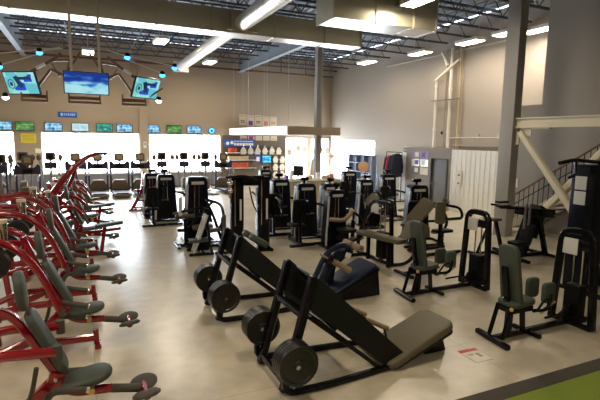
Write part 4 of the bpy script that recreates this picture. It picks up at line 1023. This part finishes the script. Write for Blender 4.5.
# ---------- red plate loaded machines
def red_machine(lab, kind='a'):
    t = thing('red_plate_machine', lab, 'gym machine', group='red plate loaded machines in a row')
    MB().sq([(-1.12,0,.06),(-.72,0,.20),(-.33,0,.56)],.11,.09,r=.15,up=(0,1,0)).sq([(-1.15,-.42,.04),(-1.15,.42,.04)],.09,.08).build('main_beam','red',t)
    MB().sq([(-.70,-.02,.16),(.02,-.02,.13)],.09,.08).sq([(.05,-.13,.03),(.05,.13,.03)],.08,.05).sq([(.04,0,.04),(.03,0,.24)],.07,.08,up=(0,1,0)).build('front_beam','red',t)
    top = 1.60 if kind == 'a' else 1.32
    MB().sq([(-.30,0,.56),(-.62,0,1.20),(-.74,0,top-.05)],.07,.07,r=.2,up=(0,1,0)).build('back_post','red',t)
    MB().box((-.33,0,.57),(.14,.13,.15),rot=(0,.3,0),bev=.03).build('pivot_block','red',t)
    for sy in (-1,1):
        MB().ell((-.33,sy*.07,.58),(.02,.012,.02),seg=8).build('pivot_bolt','chrome',t)
    MB().pad(frame_m((-.42,0,.93),(-.46,0,1),(1,0,.46)),.66,.27,.075,.09,.025).build('back_pad','sage',t)
    MB().pad(frame_m((-.60,0,1.43),(-.10,0,1),(1,0,.12)),.36,.28,.07,.13,.025).build('head_pad','sage',t)
    MB().tube(fillet([(-.33,0,.52),(-.20,0,.40),(.14,0,.37)],.1),.046,10).build('leg_tube','red',t)
    MB().cyl((.10,0,.373),(.40,0,.31),.042,12).build('leg_sleeve','greyfoam',t)
    MB().pad(frame_m((-.07,0,.49),(1,0,.16),(-.16,0,1)),.46,.34,.075,.16,.028).build('seat_pad','sage',t)
    MB().sq([(-.05,0,.38),(-.05,0,.50)],.07,.09,up=(0,1,0)).cyl((-.04,-.05,.40),(-.04,-.075,.40),.03,10).build('seat_clamp','brass',t,'yellow seat clamp')
    hub = MB().cyl((.45,-.16,.29),(.45,.16,.29),.04,12).build('roller_hub','red',t)
    for sy in (-1,1): MB().lathe([(.0,-.025),(.11,-.025),(.135,-.012),(.135,.008),(.10,.03),(.0,.032)],TR(.45,sy*.125,.30)@RX(-.10+sy*.22)@RY(-.12),18).build('leg_disc','greyfoam',hub)
    # uprights and bridge
    for sy in (-1,1):
        top = 1.60 if kind == 'a' else 1.32
        MB().sq([(-1.13,sy*.36,.06),(-1.22,sy*.33,.95),(-1.28,sy*.25,top)],.08,.08,r=.2,up=(1,0,0)).build('rear_upright','red',t)
        # long curving arm
        pts = fillet([(-1.75,sy*.34,1.50),(-1.35,sy*.36,1.63),(-.88,sy*.38,1.60),(-.57,sy*.40,1.27),(-.36,sy*.40,.70)],.30,6)
        if kind == 'a':
            a = MB().tube(pts,.043,10).build('curved_arm','red',t)
            MB().cyl((-.36,sy*.40,.74),(-.33,sy*.40,.62),.036,10).build('foam_grip','greyfoam',a)
        # lower press arm
        if kind == 'c':
            b = MB().tube(fillet([(-1.22,sy*.30,.80),(-.85,sy*.34,1.10),(-.45,sy*.38,1.18),(-.22,sy*.36,.92)],.2),.042,10).build('lower_arm','red',t)
            MB().cyl((-.22,sy*.36,.92),(-.12,sy*.34,.72),.036,10).build('grip','greyfoam',b)
        elif kind == 'b':
            b = MB().tube(fillet([(-1.25,sy*.24,.84),(-.80,sy*.30,.99),(-.30,sy*.30,.95)],.15),.045,10).build('lower_arm','red',t)
            MB().cyl((-.29,sy*.30,1.01),(-.29,sy*.30,.88),.040,10).build('grip','greyfoam',b)
        else:
            b = MB().tube(fillet([(-1.25,sy*.24,.62),(-.80,sy*.30,.76),(-.33,sy*.30,.76)],.15),.042,10).build('lower_arm','red',t)
            MB().cyl((-.33,sy*.30,.76),(-.05,sy*.32,.68),.034,10).build('grip','greyfoam',b)
            MB().cyl((-.05,sy*.32,.68),(-.03,sy*.32,.675),.036,10).build('end_cap','chrome',b)
        g = MB().tube(fillet([(-.42,sy*.17,.42),(-.36,sy*.19,.54),(-.08,sy*.20,.50)],.07),.032,10).build('side_grip','greyfoam',t)
        MB().cyl((-.08,sy*.20,.50),(-.055,sy*.20,.495),.034,10).build('end_cap','chrome',g)
        MB().cyl((-.98,sy*.30,1.36),(-.98,sy*.62,1.36),.025,10).build('weight_peg','chrome',t)
    MB().sq([(-1.24,-.33,1.20),(-1.24,.33,1.20)],.07,.07).sq([(-1.28,-.27,top-.02),(-1.28,.27,top-.02)],.07,.07).sq([(-1.22,0,1.2),(-.66,0,1.22)],.06,.06).sq([(-1.26,0,top-.08),(-.72,0,top-.12)],.06,.06).build('bridge','red',t)
    MB().cyl((-.96,.0,top-.14),(-.96,.0,top+.14),.065,14).build('pivot_canister','chrome',t)
    MB().cyl((-.96,.0,top+.14),(-.96,.0,top+.18),.07,14).build('canister_cap','poster',t)
    MB().tube(fillet([(-.56,-.22,.42),(-.50,-.22,.60),(-.46,-.22,.80)],.05),.02,8).cyl((-.72,-.22,.44),(-.44,-.22,.44),.035,10).build('foot_lever','greyfoam',t)
    return t
RM = [4.60,6.50,8.50,10.40,12.35,14.35,16.3,18.2]
RO = ['nearest red machine, at the bottom left corner','second red machine of the row from the camera','third red machine of the row from the camera','fourth red machine of the row from the camera','fifth red machine of the row from the camera','sixth red machine of the row, deep in the cluster','seventh red machine of the row, deep in the cluster','farthest red machine of the row, next to the treadmills']
rb = red_machine(RO[0],'b'); rb.location = (0,RM[0],0)
r0 = red_machine(RO[1]); r0.location = (0,RM[1],0)
rc = red_machine(RO[4],'c'); rc.location = (.12,RM[4],0)
for i in (2,3,5,6,7): dup(r0 if i < 4 else rc,(0 + (.0,0,0,0,.12,.15,.2,.25)[i],RM[i],0),0,RO[i])
for i, (x, y) in enumerate(((-2.6,9.4),(-2.6,11.6),(-2.6,13.6),(-2.6,15.6),(-2.5,17.5))):
    dup(rc,(x,y,0),0,('nearest','second','third','fourth','farthest')[i]+' red machine of the second row at the left edge','red machines of the second row')
for x, y, n in ((-.98,6.50,1),(-.98,8.50,2)):
    for sy, wh in ((-1,'near'),(1,'far')):
        plates(x, y+sy*.58 if sy < 0 else y+.40, 1.36, 3, .046, '%s peg of the %s red machine' % (wh, ('nearest','second','third')[n]), SMALL, 'small plates on red machines')
# red lat machine with the long raised arm
la = thing('red_lat_machine','red machine with one long arm curving up over the row','gym machine',(-.2,13.3,0))
LA = fillet([(-.72,.0,1.10),(-.37,0,1.62),(-.10,0,1.98),(.25,0,2.26),(.50,0,2.34),(.72,0,2.35)],.3,5)
arm = MB().tube(LA,.075,10,scale=[1.25-.75*i/(len(LA)-1) for i in range(len(LA))]).build('raised_arm','red',la)
MB().tube(fillet([(-.55,.12,1.0),(-.22,.12,1.45),(-.02,.12,1.98)],.3),.05,10).build('arm_stay','red',la)
MB().sq([(-.95,0,.05),(-.9,0,1.05)],.12,.12,up=(1,0,0)).sq([(-.5,.1,.05),(-.62,.08,1.3)],.10,.10,up=(1,0,0)).build('upright','red',la)
MB().sq([(-1.3,0,.04),(.3,0,.04)],.1,.08).sq([(-1.25,-.4,.04),(-1.25,.4,.04)],.1,.08).build('base_frame','red',la)
MB().box((-.62,0,1.12),(.30,.22,.40),rot=(0,.5,0),bev=.04).build('pivot_housing','red',la)
MB().tube([(.66,-.25,2.31),(.72,0,2.35),(.66,.25,2.31)],.03,8).build('pull_bar','black',la)
MB().pad(TR(-.1,0,.52),.42,.36,.08,.1,.025).build('seat','sage',la)
MB().sq([(-.1,0,.05),(-.1,0,.52)],.08,.08,up=(1,0,0)).build('seat_post','red',la)
# red bench with a long flat pad
for x, y, lab in ((.30,11.65,'red bench with a long tilted grey pad reaching into the aisle'),(.30,15.0,'smaller looking red bench with a grey pad deeper in the aisle')):
    t = thing('red_bench',lab,'bench',(x,y,0),group='red benches in the aisle')
    MB().pad(frame_m((.15,0,.70),(1,0,.12),(0,0,1)),.62,.26,.07,.06,.02).build('pad','sage',t)
    MB().sq([(-.05,0,.05),(.05,0,.69)],.08,.10,up=(0,1,0)).sq([(-.6,0,.05),(-.45,0,.75)],.07,.09,up=(0,1,0)).sq([(-.55,0,.55),(.40,0,.62)],.07,.07,up=(0,1,0)).build('bench_frame','red',t)
    MB().sq([(-.7,0,.04),(.12,0,.04)],.08,.06).sq([(.1,-.25,.03),(.1,.25,.03)],.08,.06).sq([(-.65,-.25,.03),(-.65,.25,.03)],.08,.06).build('base_frame','red',t)
# red frame beyond the aisle
t = thing('red_rowing_frame','slanted red frame left of the farthest navy weight machine','gym machine',(1.75,18.6,0))
MB().sq([(-.25,-.2,.05),(.15,-.1,.7),(.25,0,1.45)],.09,.09,r=.2).sq([(-.1,.3,.05),(.2,.2,.75),(.28,.1,1.4)],.08,.08,r=.2).build('slanted_beam','red',t)
MB().sq([(-.35,-.25,.04),(.5,-.25,.04)],.09,.07).sq([(-.25,.35,.04),(.5,.35,.04)],.09,.07).sq([(.4,-.3,.04),(.4,.4,.04)],.09,.07).build('base_frame','red',t)
MB().box((.1,-.2,.75),(.3,.08,.08)).sq([(-.1,-.1,.75),(.25,0,.78)],.06,.06).build('cross_arm','red',t)
MB().pad(TR(.35,0,.5),.4,.32,.08,.08,.02).build('seat','sage',t); MB().sq([(.35,0,.05),(.35,0,.5)],.08,.08,up=(1,0,0)).build('seat_post','red',t)

# ---------- cardio machines facing the windows
def treadmill(lab):
    t = thing('treadmill', lab, 'treadmill', group='cardio machines along the windows')
    MB().box((0,.85,.16),(.78,1.75,.14),bev=.03).build('deck','cardio',t)
    MB().box((0,.80,.245),(.52,1.6,.03)).build('running_belt','blackm',t)
    MB().cyl((-.36,.0,.14),(.36,.0,.14),.075,12).build('rear_roller','cardiobr',t)
    MB().prism([(-.38,.10),(.38,.10),(.38,.50),(.24,.72),(-.24,.72),(-.38,.50)],.34,TR(0,1.95,0)@RX(PI/2),.05).build('motor_hood','cardiobr',t)
    for sx in (-1,1):
        MB().sq([(sx*.40,1.70,.12),(sx*.40,1.66,1.34)],.08,.09,up=(0,1,0)).build('upright','cardio',t)
        MB().tube(fillet([(sx*.40,1.66,1.22),(sx*.40,1.15,1.20),(sx*.40,1.02,1.0)],.1),.03,8).build('handrail','grey',t)
    MB().prism([(-.46,1.24),(.46,1.24),(.46,1.56),(.36,1.66),(.24,1.48),(-.24,1.48),(-.36,1.66),(-.46,1.56)],.16,TR(0,1.75,0)@RX(PI/2),.02).build('console','cardio',t)
    MB().box((0,1.58,1.36),(.34,.05,.16)).build('console_display','blackm',t)
    tv_ = MB().box((0,1.72,1.80),(.42,.14,.40),bev=.09).cyl((0,1.74,1.4),(0,1.74,1.65),.05,8).build('viewing_screen','cardiobr',t)
    MB().box((0,1.645,1.80),(.24,.008,.22)).build('screen_face','tanfoam',tv_)
    return t
def elliptical(lab):
    t = thing('elliptical_trainer', lab, 'elliptical trainer', group='cardio machines along the windows')
    MB().sq([(0,0,.06),(0,1.7,.06)],.10,.10).sq([(-.32,.05,.04),(.32,.05,.04)],.08,.08).sq([(-.32,1.65,.04),(.32,1.65,.04)],.08,.08).build('base_frame','grey',t)
    MB().lathe([(.0,-.14),(.30,-.13),(.36,0),(.30,.13),(.0,.14)],TR(0,1.35,.46)@RY(PI/2),20).build('flywheel_cover','cardiobr',t)
    MB().sq([(0,1.35,.5),(0,1.45,1.45)],.10,.10,up=(0,1,0)).build('mast','grey',t)
    MB().box((0,1.42,1.46),(.50,.12,.30),bev=.05).build('console','cardio',t)
    s_ = MB().box((0,1.48,1.86),(.42,.13,.38),bev=.09).cyl((0,1.48,1.5),(0,1.48,1.72),.04,8).build('viewing_screen','cardiobr',t)
    MB().box((0,1.41,1.86),(.24,.008,.22)).build('screen_face','blackm',s_)
    for sx in (-1,1):
        a = MB().tube(fillet([(sx*.30,1.30,.30),(sx*.32,1.28,1.05),(sx*.38,1.05,1.50),(sx*.42,1.0,1.78)],.2),.035,8).build('swing_arm','grey',t)
        MB().ell((sx*.42,1.0,1.82),(.10,.08,.14),seg=10).build('hand_grip','cardiobr',a)
        MB().box((sx*.18,.6,.30),(.14,.42,.05),bev=.02).sq([(sx*.18,.4,.28),(sx*.18,1.3,.35)],.05,.05).build('foot_pedal','blackm',t)
    return t
CARD = [(-4.6,'t','treadmill cut by the left picture edge'),(-3.58,'t','treadmill under the leftmost window'),(-2.5,'e','grey elliptical below the yellow poster'),(-1.43,'e','grey elliptical at the left end of the wide window'),(-.42,'t','treadmill behind the long raised red arm'),
 (.52,'t','treadmill in the middle of the wide window, left of the aisle end'),(1.47,'t','treadmill standing free at the end of the aisle'),(2.43,'t','treadmill in front of the wall pilaster'),(3.42,'e','elliptical right of the pilaster, behind the navy aisle machines'),(4.50,'e','elliptical at the centre of the right-hand window'),(5.58,'e','elliptical at the right end of the right-hand window'),(6.58,'t','treadmill beside the retail wall')]
cp = {}
CARD += [(-4.1,'e','grey elliptical standing in front of the leftmost treadmills'),(-3.0,'e','grey elliptical in the nearer row, below the green television'),(-2.1,'t','treadmill in the nearer row, left of the raised red arm')]
for n_, (x, k, lab) in enumerate(CARD):
    y = 22.2 if n_ < 12 else 19.6
    if k not in cp: t = cp[k] = (treadmill if k == 't' else elliptical)(lab); t.location = (x,y,0)
    else: dup(cp[k],(x,y,0),0,lab)

# ================================================================== LIGHT
w = bpy.data.worlds.new('World'); scene.world = w; w.use_nodes = True
bg = w.node_tree.nodes['Background']; bg.inputs[0].default_value = (.80,.90,1.,1); bg.inputs[1].default_value = 17
def area(loc, rot, sx, sy, power, col, name='ceiling_light'):
    l = bpy.data.lights.new(name,'AREA'); l.shape = 'RECTANGLE'; l.size = sx; l.size_y = sy; l.energy = power; l.color = col
    o = bpy.data.objects.new(name, l); COL.objects.link(o); o.location = loc; o.rotation_euler = rot; return o
WARM = (1.,.85,.64)
for x, y, r, _ in LAMPS: area((x,y,6.36),(0,0,r),.42,1.02,22 if x > 12 else 75,WARM)
for x, y in LAMP_MORE: area((x,y,6.36),(0,0,0),.42,1.02,75,WARM)
for xa, xb, za, zb in WINB:
    o = area(((xa+xb)/2,YB+.35,(za+zb)/2),(-PI/2,0,0),xb-xa,zb-za,10,(1,1,1),'window_portal'); o.data.cycles.is_portal = True
o = area((XR+.35,23.35,1.4),(0,PI/2,0),2.8,3.9,10,(1,1,1),'window_portal'); o.data.cycles.is_portal = True

# ================================================================== CAMERA
F = 463.; yaw, tl_, rl_ = [math.radians(v) for v in (24.88,7.53,.85)]
fw = V((math.sin(yaw)*math.cos(tl_), math.cos(yaw)*math.cos(tl_), -math.sin(tl_)))
ra_ = V((math.cos(yaw),-math.sin(yaw),0)); ua = ra_.cross(fw)
rt = ra_*math.cos(rl_)+ua*math.sin(rl_); up = -ra_*math.sin(rl_)+ua*math.cos(rl_)
cd = bpy.data.cameras.new('Camera'); cd.sensor_width = 36; cd.lens = F/600*36; cd.clip_end = 200
co = bpy.data.objects.new('Camera', cd); COL.objects.link(co)
co.matrix_world = Matrix(((rt.x,up.x,-fw.x,0),(rt.y,up.y,-fw.y,0),(rt.z,up.z,-fw.z,2.8),(0,0,0,1)))
scene.camera = co
vs = scene.view_settings; vs.view_transform = 'Standard'; vs.look = 'None'; vs.exposure = .70; vs.gamma = 1
try: vs.use_curve_mapping = False
except Exception: pass
scene.cycles.max_bounces = 8; scene.cycles.diffuse_bounces = 4; scene.cycles.transparent_max_bounces = 12
scene.cycles.caustics_reflective = False; scene.cycles.caustics_refractive = False
